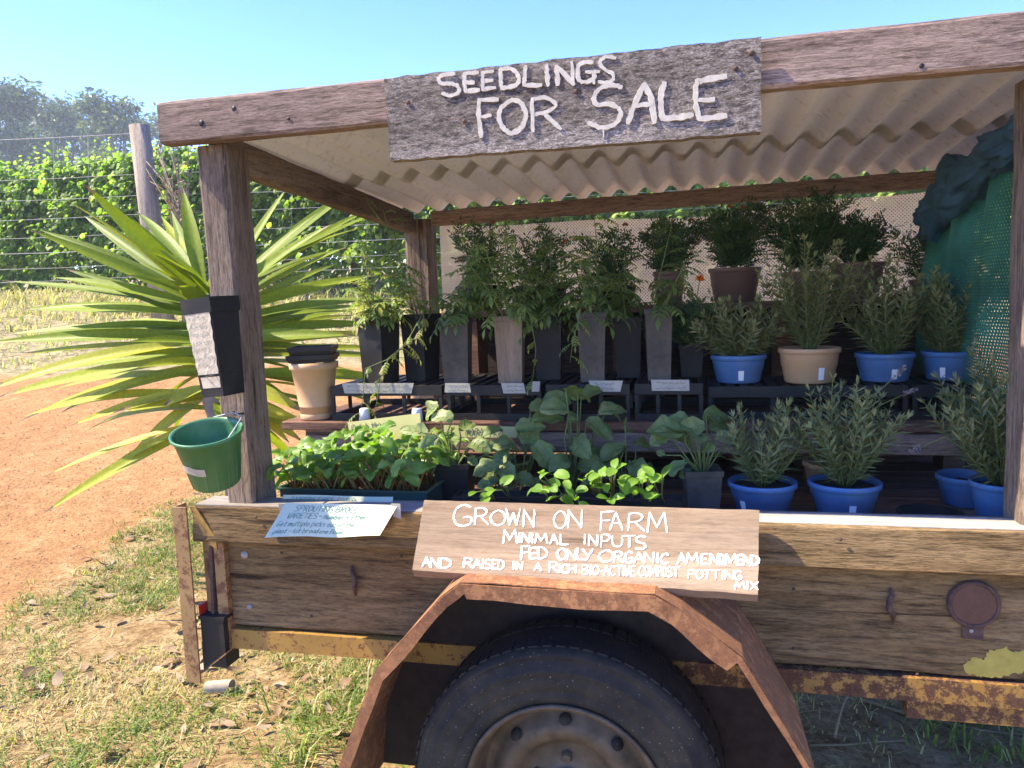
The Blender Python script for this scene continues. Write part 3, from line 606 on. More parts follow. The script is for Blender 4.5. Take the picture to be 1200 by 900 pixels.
SALE = [(c1, w_, pl) for w_, pls in ((24, [
 [(462,285),(400,290),(370,310),(385,340),(440,340),(480,355),(488,390),(440,412),(395,400)],
 [(600,275),(525,283)],[(525,283),(522,330),(530,385)],[(530,385),(605,378)],[(530,335),(575,335)],
 [(690,268),(628,275)],[(628,275),(630,330),(632,375)],[(632,375),(700,365)],[(632,325),(685,322)],
 [(735,250),(735,310),(742,368)],[(735,258),(800,255),(840,300),(825,350),(742,368)],
 [(880,240),(875,300),(870,350)],[(870,350),(970,350)],[(1003,240),(1008,295),(1012,350)],
 [(1070,345),(1063,240)],[(1063,240),(1160,345)],[(1160,345),(1152,215)]]),
 (26, [[(610,435),(605,520),(622,650)],[(610,437),(715,435)],[(615,535),(675,528)],
 [(800,435),(740,480),(725,540),(750,600),(800,632),(860,590),(880,520),(850,450),(800,435)],
 [(920,430),(918,520),(925,620)],[(920,435),(985,422),(1050,450),(1050,480),(990,510),(935,520)],[(990,515),(1085,605)]])) for pl in pls]
SALE += [(c2, 22, pl) for pl in ([(120,215),(60,220),(35,260),(45,320),(90,330),(130,310),(130,272)],[(85,272),(160,272)],[(130,272),(130,338)],
 [(255,190),(200,183),(165,215),(190,255),(240,285),(240,320),(200,335),(160,330)])]
SALE += [(c2, 30, pl) for pl in ([(290,360),(230,350),(160,375),(130,425),(150,465),(220,460),(275,485),(285,530),(250,580),(185,600),(130,585),(100,570)],
 [(330,570),(375,450),(425,345)],[(425,345),(465,430),(485,565)],[(360,470),(470,462)],[(540,340),(522,430),(530,545)],[(530,545),(620,540),(705,525)],
 [(900,298),(800,315),(735,330)],[(735,330),(725,420),(735,500),(750,550)],[(750,550),(900,530)],[(730,437),(830,432)])]
SALE += [(c2, 10, [(185,600),(187,655)])]
for cv, w_, pl in SALE: stroke(b, fc, [fc.hit(*cv(x, y)) for x, y in pl], w_/5*.00165, .0016, .3)
b.build('lettering', M['paint2'], sg)
for px, py in ((478, 120), (544, 142), (675, 107), (862, 80), (880, 62)):
    b = MB(); u, v = fc.hit(px, py); b.lathe([(0, .003), (.004, .0025), (.0045, 0)], Matrix.Translation(fc.p(u, v, .0)) @ Matrix.Rotation(math.pi/2, 4, 'X'), 8); b.build('nail_head', M['rust'], sg)

# grown-on-farm sign leaning from the rail onto the mudguard
T0, B0 = V3((-.562, -.045, .829)), V3((-.545, -.198, .742))
fs_ = Face((-.22, -.045, .829), (1, -.02, -.004), tuple(V3((-.22, -.045, .829))-V3((-.22, -.198, .742))))
cor = [fs_.hit(*p) for p in ((497, 586), (890, 598), (888, 697), (483, 668))]
gs = thing('farm_sign', 'pale timber board reading GROWN ON FARM leaning between rail and mudguard', 'sign', (-.22, -.12, .74))
b = MB(); seed = 8.1
def gsf(u, v):
    a = V3((*cor[3], 0)).lerp(V3((*cor[2], 0)), u).lerp(V3((*cor[0], 0)).lerp(V3((*cor[1], 0)), u), v)
    du = .002*noise.noise(V3((v*9, u, seed)))*(u in (0, 1)); dv = .0016*noise.noise(V3((u*16, v, seed)))*(v in (0, 1))
    return fs_.p(a.x+du, a.y+dv, 0)
b.sheet(gsf, 60, 10, -.018 if False else .018, smooth=False)
b.build('board', M['sign2'], gs)
k_ = 220/1200; d1 = lambda x, y: (475+x*k_, 580+y*k_); d2 = lambda x, y: (680+x*k_, 580+y*k_)
b = MB()
L_ = [(d1, .0042, [('G',310,425,65,200),('R',445,530,85,190),('O',545,640,100,195),('W',645,735,90,195),('N',755,825,95,205),('O',950,1030,105,215),('N',1040,1130,100,210)]),
 (d2, .0038, [('F',130,215,108,230),('A',190,270,115,225),('R',305,410,120,230),('M',430,555,115,240)]),
 (d1, .0042, [('M',625,715,225,310),('I',725,735,245,305),('N',745,795,245,305),('I',808,815,245,308),('M',830,910,250,310),('A',925,975,255,315),('L',990,1040,255,320)]),
 (d2, .0038, [('I',25,32,255,315),('N',55,110,258,325),('P',135,190,255,335),('U',205,270,265,330),('T',280,350,262,335),('S',355,420,265,350)]),
 (d1, .0045, [('F',740,795,330,415),('E',795,845,340,410),('D',850,905,335,410),('O',970,1030,345,415),('N',1035,1090,350,415),('L',1098,1145,345,413)]),
 (d2, .0042, [('Y',15,80,350,420),('O',120,210,355,430),('R',215,275,365,430),('G',285,335,365,435),('A',345,405,370,435),('N',410,470,370,435),('I',490,497,375,435),('C',515,565,378,440),
  ('A',620,675,375,445),('M',680,755,375,440),('E',775,815,378,445),('N',830,880,378,445),('D',890,920,380,447),('M',925,1000,382,450),('E',1005,1040,385,452),('N',1045,1090,388,452),('D',1098,1140,390,450)]),
 (d1, .0042, [('A',110,160,400,460),('N',165,215,405,465),('D',225,290,405,470),('R',375,430,405,465),('A',435,485,412,470),('I',495,500,412,472),('S',510,545,414,474),('E',555,585,416,476),('D',595,630,418,478),
  ('I',685,700,428,475),('N',710,750,430,478),('A',825,870,440,485),('R',920,975,430,495),('I',985,992,445,498),('C',1000,1038,445,500),('H',1045,1090,447,500)]),
 (d2, .0034, [('B',12,55,450,510),('I',62,70,452,512),('O',80,118,452,512),('-',125,148,455,515),('A',150,185,455,515),('C',190,225,455,515),('T',232,270,455,518),('I',275,282,458,518),('V',285,315,458,518),('E',322,350,458,520),
  ('C',375,408,455,520),('O',412,443,457,520),('M',448,490,458,522),('P',497,520,460,522),('O',526,550,460,523),('S',556,585,461,524),('T',590,635,462,525),
  ('P',690,735,480,535),('O',740,785,480,536),('T',790,835,482,538),('T',845,890,484,540),('I',905,915,486,540),('N',925,980,486,542),('G',985,1030,488,545),('M',990,1050,555,603),('I',1065,1075,556,604),('X',1090,1135,558,606)])]
for cv, w_, ls in L_:
    for ch, x0, x1, y0, y1 in ls: letter(b, fs_, ch, x0, x1, y0, y1, w_, cv, .0009)
b.build('lettering', M['paint'], gs)

# ------------------------------------------------------------------ papers
pn = thing('paper_notice', 'cream paper about sprouting brocc varieties taped over the trailer rail', 'notice', (-.79, -.05, .73))
b = MB(); PY = -.047
pc = [at(335, 589, PY), at(466, 592, PY), at(446, 629, PY-.045), at(319, 627, PY-.045)]
def pap(u, v):
    p = pc[3].lerp(pc[2], u).lerp(pc[0].lerp(pc[1], u), v)
    curl = .03*max(0, .35-u)*max(0, 1-v)/.35 + .012*max(0, u-.8)*(1-v)
    return p+V3((0, -curl-.003*math.sin(u*9)*(1-v), .004*math.sin(u*7+1)*(1-v)))
b.sheet(pap, 24, 10, .0004); pob = b.build('sheet', M['paper'], pn)
pf = Face(pc[3]+V3((0, -.0022, 0)), pc[2]-pc[3], pc[0]-pc[3]); Wp = (pc[2]-pc[3]).length; Hp = (pc[0]-pc[3]).length
class Curved(Face):
    def p(s, u, v, h=0):
        q = pap(min(1, max(0, u/Wp)), min(1, max(0, v/Hp))); return q+V3((0, -.0007-h, 0))
cf = Curved(pc[3], pc[2]-pc[3], pc[0]-pc[3]); b = MB()
text(b, cf, 'SPROUTING BROCC', .03, Hp*.93, .0135, 1.0, .0011); text(b, cf, 'VARIETIES - number + other', .022, Hp*.70, .0125, .6, .0010)
text(b, cf, 'Get multiple picks out of the', .010, Hp*.46, .0115, .6, .0009); text(b, cf, 'plant - kit broad one flower', .012, Hp*.24, .0105, .6, .0009)
b.build('lettering', M['ink2'], pn)
for (x0, y0), (x1, y1) in (((326, 590), (341, 608)), ((458, 590), (470, 608))):
    b = MB(); p0, p1 = at(x0, y0, PY-.002), at(x1, y1, PY-.002); b.prism([p0, V3((p1.x, p0.y, p0.z)), p1, V3((p0.x+.004, p1.y, p1.z+.004))], (0, .0005, 0)); b.build('tape', M['tape'], pn)
ps = thing('paper_strip', 'narrow grey paper strip reading SWISS CHARD propped behind the rail', 'notice', (-.74, .05, .785))
b = MB(); q = [at(332, 580, .05), at(461, 582, .05), at(459, 596, .045), at(329, 594, .045)]
def strp(u, v): return q[3].lerp(q[2], u).lerp(q[0].lerp(q[1], u), v)+V3((0, .004*math.sin(u*6), 0))
b.sheet(strp, 16, 3, .0004); b.build('sheet', M['paper'], ps)
sf = Face(q[3]+V3((0, -.0045, 0)), q[2]-q[3], q[0]-q[3]); b = MB(); text(b, sf, 'RAINBOW SWISS CHARD', .03, (q[0]-q[3]).length*.85, .012, 1.2, .0012); b.build('lettering', M['ink2'], ps)
cd = thing('rain_card', 'yellow-green handwritten card starting Catch the rain propped under the shelf', 'notice', (-.78, .40, .8))
q2 = [at(407, 495, .42), at(492, 484, .42), at(500, 555, .38), at(422, 560, .38)]
b = MB(); b.sheet(lambda u, v: q2[3].lerp(q2[2], u).lerp(q2[0].lerp(q2[1], u), v), 4, 4, .001); b.build('sheet', M['card'], cd)
kf = Face(q2[0]+V3((0, -.0012, 0)), q2[1]-q2[0], q2[0]-q2[3]); b = MB()
for i, s_ in enumerate(('Catch the rain', 'the tom', 'and garden', 'with it')): text(b, kf, s_, .012+.006*i, -.008-.026*i, .016, .8, .0014)
b.build('lettering', M['ink'], cd)
mc = thing('name_card', 'long pale card reading MARATHON leaning behind the seedlings', 'notice', (-.5, .40, .84))
q3 = [at(520, 498, .41), at(606, 500, .41), at(606, 513, .405), at(520, 512, .405)]
b = MB(); b.sheet(lambda u, v: q3[3].lerp(q3[2], u).lerp(q3[0].lerp(q3[1], u), v), 4, 3, .001); b.build('sheet', M['card'], mc)
mf = Face(q3[3]+V3((0, -.0012, 0)), q3[2]-q3[3], q3[0]-q3[3]); b = MB(); text(b, mf, 'MARATHON', .062, .024, .017, 1.1, .0016); b.build('lettering', M['ink'], mc)

# ------------------------------------------------------------------ shelves and crates
SZ, SYF, SYB = .92, .44, .86
sh = thing('shelf_plank', 'long weathered plank shelf on timber blocks carrying the crates', 'shelf', (-.2, .65, .745))
mb = MB(); mb.plank((-1.16, .535, SZ-.012), (.78, .535, SZ-.012), (0,1,0), (0,0,1), .19, .024, 30, .002); mb.plank((-1.13, .74, SZ-.012), (.78, .74, SZ-.012), (0,1,0), (0,0,1), .2, .024, 30, .002); mb.build('plank', M['shelf'], sh)
for x0, x1 in ((-1.10, -.90), (-.3, -.2), (.28, .36), (.66, .74)):
    mb = MB(); mb.box((x0, .46, .746), (x1, .54, SZ-.025), jit=.003); mb.build('block', M['beam'] if x0 < -1 else M['shelf'], sh)
    mb = MB(); mb.box((x0, .70, .746), (x0+.08, .80, SZ-.025), jit=.003); mb.build('block', M['shelf'], sh)
mb = MB(); mb.plank((-.85, .445, .868), (.72, .445, .868), (0,0,1), (0,1,0), .05, .018, 24, .002); mb.build('apron', M['beam'], sh)
mb = MB(); mb.plank((-.7, .83, .83), (.72, .83, .83), (0,0,1), (0,1,0), .14, .018, 24, .002); mb.build('back_board', M['shelf'], sh)
rs_ = thing('rear_shelf', 'dark high plank shelf at the back holding the marigolds', 'shelf', (0, 1.0, .745))
mb = MB(); mb.plank((-.82, 1.0, 1.205), (.76, 1.0, 1.205), (0,1,0), (0,0,1), .16, .022, 24, .002); mb.build('plank', M['shelf'], rs_)
mb = MB()
for i in range(3): mb.plank((-.89, 1.10, .83+.15*i), (.74, 1.10, .83+.15*i), (0,0,1), (0,1,0), .1492, .016, 20, .0008)
mb.build('back_board', M['dark_wood'], rs_)  # boards added behind the tubes, coloured near-black so the gaps stay dark
for x in (-.75, -.25, .25, .7): mb = MB(); mb.box((x, .93, .746), (x+.05, 1.06, 1.193), jit=.002); mb.build('leg', M['shelf'], rs_)
def scrawl(b, p0, p1, h, w=.0009):
    f = Face(p0, p1-p0, (0, 0, 1)); L = (p1-p0).length; u = .006
    while u < L-.01:
        n = RND.randint(2, 4); stroke(b, f, [(u+k*.0035, h*RND.uniform(.2, .85)) for k in range(n+1)], w, .0003, .2, False); u += n*.0035+.003
def crate(x0, x1, y0, y1, z0, z1, label, name='nursery_crate'):
    t = thing(name, label, 'crate', ((x0+x1)/2, (y0+y1)/2, z0), 'black crates on the plank shelf')
    b = MB(); w = .01
    for y in (y0, y1-w):
        b.box((x0, y, z1-.028), (x1, y+w, z1)); b.box((x0, y, z0), (x1, y+w, z0+.018))
        for i in range(4):
            x = x0+(x1-x0-w)*i/3; b.box((x, y+.001, z0+.019), (x+w, y+w-.001, z1-.029))
    for x in (x0, x1-w):
        b.box((x, y0+w+.001, z1-.028), (x+w, y1-w-.001, z1)); b.box((x, y0+w+.001, z0), (x+w, y1-w-.001, z0+.018))
        for i in range(1, 3):
            y = y0+(y1-y0)*i/3; b.box((x+.001, y, z0+.019), (x+w-.001, y+w, z1-.029))
    b.build('frame', M['black'], t)
    b = MB(); nx = int((x1-x0)/.035)
    for i in range(nx): b.box((x0+w+.002+(x1-x0-2*w-.004)*i/nx, y0+w+.001, z1-.008), (x0+w+.002+(x1-x0-2*w-.004)*(i+.55)/nx, y1-w-.001, z1-.0015))
    b.build('grid_top', M['black'], t)
    return t
def tape_label(parent, px0, px1, py0, py1, Y):
    p0, p1, p2, p3 = at(px0, py1, Y), at(px1, py1, Y), at(px1+RND.uniform(-3, 3), py0, Y), at(px0+RND.uniform(-4, 2), py0, Y)
    b = MB(); b.prism([p0, p1, p2, p3], (0, .0006, 0)); lb = b.build('tape_label', M['tape'], parent)
    b = MB(); h = p3.z-p0.z; off = V3((0, -.0005, 0))
    for k in (.52, .08): scrawl(b, p0+off+V3((.004, 0, h*k)), p1+off+V3((-.004, 0, h*k)), h*.34)
    b.build('scrawl', M['ink'], lb)
CY = .47
cr_px = [(388, 518, 'leftmost black crate, under the two black pots, one long tape label'), (524, 634, 'black crate left of centre under the tan tube, two tape labels'), (640, 738, 'black crate in the middle with a single square tape label'), (744, 824, 'black crate right of centre under the lone slim tube')]
tl_px = [[(404, 482, 449, 461)], [(521, 552, 449, 460), (590, 616, 449, 461)], [(693, 727, 446, 459)], [(764, 808, 445, 458)]]
crates = []
for (a, b_, lab), tls in zip(cr_px, tl_px):
    x0, x1 = at(a, 470, CY).x, at(b_, 470, CY).x
    t = crate(x0, x1, CY, .80, SZ+.001, 1.018, lab); crates.append(t)
    for q in tls: tape_label(t, *q, CY-.0012)
tape_label(crates[1], 623, 632, 447, 459, CY-.0012)
x0, x1 = at(830, 445, .52).x, at(1062, 445, .52).x
crate(x0, x1, .50, .76, SZ+.001, 1.005, 'wide black rack on the right under the lavender pots')
crate(x1+.012, x1+.2, .50, .76, SZ+.001, 1.005, 'short black rack behind the right post under a blue pot')
RACK_Z = 1.005

# ------------------------------------------------------------------ pots
def round_pot(t, c, r_top, r_bot, h, m, soil_drop=.012, lip=.006, name='pot', n=36):
    Mx = Matrix.Translation(c); b = MB()
    b.lathe([(0, .0), (r_bot-.004, 0), (r_bot, .004), (r_bot+(r_top-r_bot)*.45, h*.45), (r_bot+(r_top-r_bot)*.47+.0015, h*.47), (r_bot+(r_top-r_bot)*.85, h-.016), (r_top-.001, h-.014), (r_top+lip*.5, h-.012), (r_top+lip*.5, h-.001), (r_top+lip*.3, h), (r_top-.003, h-.001), (r_top-.004, h-.012), (r_bot+(r_top-r_bot)*.5-.003, h*.5), (r_bot-.002, .006), (0, .006)], Mx, n)
    p = b.build(name, m, t)
    b = MB(); hs = h-soil_drop; rr = r_bot+(r_top-r_bot)*(hs/h)-.005
    def fn(u, v):
        a = u*2*math.pi; r = rr*v; x, y = r*math.cos(a), r*math.sin(a)
        return c+V3((x, y, hs+.003*noise.noise(V3((x*60+c.x*9, y*60, 1)))*(1 if v > 0 else 0)))
    b.sheet(fn, 20, 5); b.build('soil', M['soil'], t)
    return p
def square_pot(t, c, w_top, w_bot, h, m, ang=0, soil=True, name='pot', tilt=None):
    R_ = Matrix.Translation(c) @ (tilt if tilt else Matrix.Identity(4)) @ Matrix.Rotation(ang, 4, 'Z'); b = MB()
    def ring(w, z): return [R_@V3((sx*w/2, sy*w/2, z)) for sx, sy in ((-1,-1),(1,-1),(1,1),(-1,1))]
    prof = [(w_bot, 0), (w_top-.004, h-.014), (w_top+.002, h-.013), (w_top+.003, h), (w_top-.005, h), (w_top-.007, h-.02), (w_bot-.006, .004)]
    vs = [p for w, z in prof for p in ring(w, z)]; m_ = len(prof)
    fs = [(i*4+k, i*4+(k+1)%4, (i+1)*4+(k+1)%4, (i+1)*4+k) for i in range(m_-1) for k in range(4)]+[(3,2,1,0), tuple((m_-1)*4+k for k in range(4))]
    b.add(vs, fs); p = b.build(name, m, t)
    if soil:
        b = MB(); w = w_top-.012; b.sheet(lambda u, v: R_@V3(((u-.5)*w, (v-.5)*w, h-.02+.003*noise.noise(V3((u*4+c.x*7, v*4, 2))))), 6, 6); b.build('soil', M['soil'], t)
    return p

# ------------------------------------------------------------------ plants in pots
UPV = V3((0,0,1))
def rdir(lo=-1, hi=1):
    z = RND.uniform(lo, hi); a = RND.uniform(0, 2*math.pi); r = math.sqrt(max(0, 1-z*z)); return V3((r*math.cos(a), r*math.sin(a), z))
def perp(d):
    v = d.cross(rdir()); return v.normalized() if v.length > 1e-4 else d.cross(V3((1,0,.1))).normalized()
def path(p, d, L, n, wander=.2, lift=0.0):
    pts = [V3(p)]; d = V3(d).normalized()
    for i in range(n):
        d = (d+rdir()*wander/n**.5+UPV*lift/n).normalized(); pts.append(pts[-1]+d*(L/n))
    return pts
def stalk(b, pts, r): b.tube(pts, [r*(1-.6*i/(len(pts)-1)) for i in range(len(pts))], 5, tint=RND.random())
def lavender(t, base, R_, H, nst=24, flowers=(), leafL=.034, spread=.9):
    nst = int(nst*1.55)
    bs, bl = MB(), MB()
    for i in range(nst):
        a = 2*math.pi*(i*.618)+RND.uniform(-.3, .3); q = math.sqrt((i+.5)/nst)*spread
        d = V3((math.cos(a)*q, math.sin(a)*q, 1.0)).normalized()
        L = H*RND.uniform(.7, 1.05)*(1.0-.15*q)
        L = min(L, R_/max(.05, math.hypot(d.x, d.y))*1.05)
        pts = path(base+V3((math.cos(a)*.012, math.sin(a)*.012, 0)), d, L, 8, .35, .35); stalk(bs, pts, .0017)
        step = .0125; s_ = .12*L; ph = RND.uniform(0, 6)
        while s_ < L:
            f = s_/L*8; k = min(7, int(f)); p = pts[k].lerp(pts[k+1], f-k); dd = (pts[k+1]-pts[k]).normalized()
            e = perp(dd) if False else (dd.cross(V3((math.cos(ph), math.sin(ph), .2)))).normalized()
            for sg_ in (1, -1):
                o = (e*sg_+dd*RND.uniform(.5, 1.1)+UPV*.1).normalized(); nn = (dd-o*dd.dot(o)).normalized()
                l = leafL*RND.uniform(.8, 1.25)*(1 if s_/L < .85 else .65)
                bl.leaf2(p, o, nn, l, .0074, .5, min(1, max(0, RND.gauss(.45, .22)+.25*s_/L)))
            ph += 1.57+RND.uniform(-.3, .3); s_ += step*RND.uniform(.8, 1.3)
        for k in range(5):
            o = ((pts[-1]-pts[-2]).normalized()*1.2+rdir()*.6).normalized(); bl.leaf2(pts[-1], o, perp(o), leafL*.6, .005, .4, .9)
    bs.build('stem', M['stem'], t); bl.build('foliage', M['lav'], t)
    for fp in flowers:
        b = MB(); p0 = base+V3((RND.uniform(-.02, .02), RND.uniform(-.02, .02), H*.45)); fp = V3(fp)
        mid = p0.lerp(fp, .6)+V3((0, 0, .012)); pts = [p0, p0.lerp(mid, .5)+V3((0,0,.006)), mid, fp]; b.tube(pts, .0012, 5, tint=.7)
        so_ = b.build('flower_stalk', M['stem'], t)
        b = MB(); d = (fp-mid).normalized()
        for k in range(46):
            s_ = k/46*.026; o = (rdir()+d*.6).normalized(); b.leaf2(fp+d*s_+o*.002, o, perp(o), .0075*(1-.4*k/46), .005, .4, RND.random())
        b.build('flower_head', M['lavfl'], so_)
def marigold(t, base, R_, H, n=16, flowers=(), spent=(), dense=1.0):
    bs, bl = MB(), MB()
    for i in range(n):
        a = i*2.4; q = math.sqrt((i+.5)/n); d = V3((math.cos(a)*q*.9, math.sin(a)*q*.9, 1)).normalized()
        L = min(H*RND.uniform(.8, 1.05), R_/max(.05, math.hypot(d.x, d.y))*1.1); pts = path(base, d, L, 7, .4, .4); stalk(bs, pts, .0022)
        for k in range(1, 8):
            for j in range(int(3*dense)):
                p = pts[k]; dd = (rdir(-.2, .8)+d*.3).normalized(); Lr = RND.uniform(.04, .065); nn = perp(dd); sd = dd.cross(nn)
                tnt = min(1, max(0, RND.gauss(.45, .25)))
                for m_ in range(5):
                    r = p+dd*(Lr*(.25+.17*m_))-UPV*(.006*(m_/4)**2)
                    for sg_ in (1, -1):
                        o = (sd*sg_+dd*.7).normalized(); bl.leaf2(r, o, nn, .02*(1-.1*m_), .0065, .3, tnt)
                bl.leaf2(p+dd*Lr, dd, nn, .02, .007, .3, tnt)
    bs.build('stem', M['stem'], t); bl.build('foliage', M['mari'], t)
    for lst, mm, rad in ((flowers, 'orange', .014), (spent, 'spent', .010)):
        for fp in lst:
            fp = V3(fp); b = MB(); p0 = base+(fp-base)*.35; b.tube([p0, p0.lerp(fp, .5)+rdir()*.01, fp], .0013, 5); so_ = b.build('flower_stalk', M['stem'], t)
            b = MB()
            for k in range(40 if mm == 'orange' else 24):
                o = rdir(-.1, 1); b.leaf2(fp+o*.002, (o+V3((0,-.35,0))).normalized(), perp(o), rad*RND.uniform(.7, 1.1), rad*.7, .3, RND.random())
            b.build('flower_head', M[mm], so_)
def compound(bl, p, d, L, tint, droop=.5):
    """a tomato-like leaf: toothed leaflets along a drooping rib"""
    d = d.normalized(); pts = [p]; dd = d.copy()
    for i in range(6): dd = (dd-UPV*droop/6).normalized(); pts.append(pts[-1]+dd*(L/6))
    bl.tube(pts, [.0011]*7, 4, tint=tint)
    for i in (2, 3, 4, 5, 6):
        e = (pts[i]-pts[i-1]).normalized(); up = (UPV-e*UPV.dot(e)); up = up.normalized() if up.length > .05 else perp(e); sd = e.cross(up)
        for sg_ in ((1, -1) if i < 6 else (0,)):
            o = (sd*sg_*1.0+e*(.5 if sg_ else 1)-UPV*.25).normalized(); l = L*.34*RND.uniform(.75, 1.1)*(1 if i in (3, 4, 6) else .7)
            nn = (up-o*up.dot(o)).normalized()
            bl.blade(pts[i], o, nn, l, l*.55, .7, .25, 4, 1, lambda t: (.25+1.3*t if t < .4 else .95*(1-t)/.6+.03)*(1+.15*math.sin(t*22)), 0, min(1, max(0, tint+RND.uniform(-.12, .12))))
def tomato(t, base, H, lean, nleaf=14, L=.09, tint=.5, nst=3, spread=.35):
    nst += 2 if nst > 2 else 1; nleaf = int(nleaf*1.4); L *= 1.3; spread *= 1.3
    bs, bl = MB(), MB()
    for i in range(nst):
        d = (V3(lean)+rdir(-.2, .2)*spread*(i > 0)+UPV).normalized(); h = H*(1 if i == 0 else RND.uniform(.5, .9)); pts = path(base+rdir(0, .01)*.012, d, h, 10, .25, .1); stalk(bs, pts, .0024)
        for k in range(nleaf):
            f = .15+.85*(k+.5)/nleaf; x = f*10; j = min(9, int(x)); p = pts[j].lerp(pts[j+1], x-j)
            o = rdir(-.1, .7); compound(bl, p, o, L*RND.uniform(.6, 1.1)*(1.1-.5*f), min(1, max(0, RND.gauss(tint, .2)-.1*f)), RND.uniform(.5, 1.3))
    bs.build('stem', M['stem'], t); bl.build('foliage', M['tom'], t)
def round_leaf(t_): return math.sqrt(max(0, 1-(2*t_-1.02)**2))*1.0+.03
def brassica(t, base, specs, m='broc', wave=.26, stemname='stem'):
    """specs: (tip position of leaf centre, size, tint)"""
    bs, bl = MB(), MB()
    for c, sz, tint in specs:
        c = V3(c); p0 = base+rdir(0, .2)*.006; mid = p0.lerp(c, .55)+V3((0, 0, .02)); d = (c-p0); out = V3((d.x, d.y, 0)); out = out.normalized() if out.length > .01 else rdir(-.1, .1)
        dl = (out+V3((0,0,RND.uniform(-.5, .5)))+rdir()*.3).normalized(); st = c-dl*sz*.45
        bs.tube([p0, p0.lerp(mid, .6), mid, st], [.0026, .0023, .002, .0016], 5, tint=tint)
        nn = (UPV*.7-out*.2+V3((0,-.55,0))+rdir()*.35).normalized(); nn = (nn-dl*nn.dot(dl)).normalized()
        rows = bl.blade(st, dl, nn, sz*1.12, sz*RND.uniform(.68, .9), RND.uniform(.3, 1.3), .34, 10, 4, (lambda q_, k_=RND.uniform(0, 6), e_=RND.uniform(.7, 1.2): max(.02, math.sin(math.pi*min(1, (q_*.93+.05))**e_)**.62*(1+.09*math.sin(q_*17+k_)))), wave, tint)
        bs.tube([r_[4]+nn*.0006 for r_ in rows[:-1]], [.0013*(1-.08*i_) for i_ in range(10)], 4, tint=1.0)
        for i_ in (2, 4, 6):
            for e_ in (0, 8): bs.tube([rows[i_][4]+nn*.0005, rows[min(9, i_+1)][(4+e_)//2]+nn*.0008, rows[min(9, i_+2)][e_]], [.0007, .0005, .0003], 3, tint=.9)
    bs.build(stemname, M['stem'], t); bl.build('foliage', M[m], t)

def potted(name, label, cat, c, group): return thing(name, label, cat, c, group)
LG = 'potted lavenders'
DECK = .746
def sticker(t, c, rt, rb, h):
    a0 = RND.uniform(-2.6, -.7); b = MB()
    def fn(u, v):
        z = h*(.12+.36*v); a = a0+.22*u; r = rb+(rt-rb)*(z/h)+.0012; return c+V3((r*math.cos(a), r*math.sin(a), z))
    b.sheet(fn, 5, 2, .0003); b.build('sticker', M['white_pl'], t)
def lav_front(px, rimL, rimR, Y, H, R_, label, flowers=(), nst=24, mt='blue', z=DECK):
    a, b_ = at(rimL, 562, Y), at(rimR, 562, Y); r = (b_.x-a.x)/2; c = V3(((a.x+b_.x)/2, Y, z))
    t = thing('potted_lavender', label, 'potted plant', c, LG)
    round_pot(t, c, r-.002, r*.74, at(px, 563, Y).z-z, M[mt]); zz = at(px, 563, Y).z-.012
    sticker(t, c, r-.002, r*.74, at(px, 563, Y).z-z); lavender(t, V3((c.x, c.y, zz)), R_, H, nst, flowers)
    return t
LF = [at(1050, 440, .24), at(1060, 462, .27)]
lav_front(893, 853, 934, .26, .20, .09, 'potted lavender in a blue bowl, nearest the farm sign in the front row', nst=20)
lav_front(990, 947, 1033, .25, .265, .11, 'tall potted lavender in a blue bowl with two flower stalks, middle of the front row', LF, nst=26)
lav_front(1165, 1137, 1212, .22, .30, .135, 'biggest potted lavender in a blue bowl, half hidden by the right post', [at(1080, 524, .22)], nst=34)
c = at(972, 575, .43); c.z = DECK; t = thing('plant_pot', 'empty tan bowl behind the front lavenders', 'pot', c); round_pot(t, c, .06, .045, at(968, 540, .43).z-DECK, M['tanpot'], .03)
c = at(1132, 575, .36); c.z = DECK; t = thing('plant_pot', 'dark blue bowl tucked behind the biggest lavender', 'pot', c); round_pot(t, c, .06, .045, .07, M['blue'], .02)
c = at(1090, 597, .2); c.z = DECK; t = thing('saucer', 'empty black saucer beside the biggest lavender', 'saucer', c)
b = MB(); b.lathe([(0, 0), (.055, 0), (.062, .022), (.065, .022), (.066, .024), (.060, .024), (.053, .004), (0, .004)], Matrix.Translation(c), 32); b.build('dish', M['black'], t)
# lavenders on the rack
def lav_rack(cx, rl, rr, rimy, Y, H, R_, label, mt, nst=22, dz=0, kind='lav', **kw):
    a, b_ = at(rl, rimy, Y), at(rr, rimy, Y); r = (b_.x-a.x)/2; c = V3(((a.x+b_.x)/2, Y, RACK_Z)); zr = at(cx, rimy, Y).z
    t = thing('potted_lavender', label, 'potted plant', c, LG)
    round_pot(t, c, r-.002, r*.8, zr-RACK_Z, M[mt]); base = V3((c.x, c.y, zr-.012))
    sticker(t, c, r-.002, r*.8, zr-RACK_Z); lavender(t, base, R_, H, nst, **kw); return t
lav_rack(865, 833, 898, 415, .62, .21, .165, 'bushy lavender in a blue pot at the left end of the rack', 'blue', 38, spread=1.7)
lav_rack(948, 912, 985, 407, .60, .29, .105, 'tall lavender in a tan pot on the rack', 'tanpot', 24, spread=.55)
lav_rack(1036, 1002, 1072, 413, .62, .26, .13, 'lavender in a blue pot between the tan pot and the right corner', 'blue', 26)
lav_rack(1112, 1080, 1142, 411, .64, .24, .13, 'lavender in a blue pot at the right end by the green cloth', 'blue', 26)
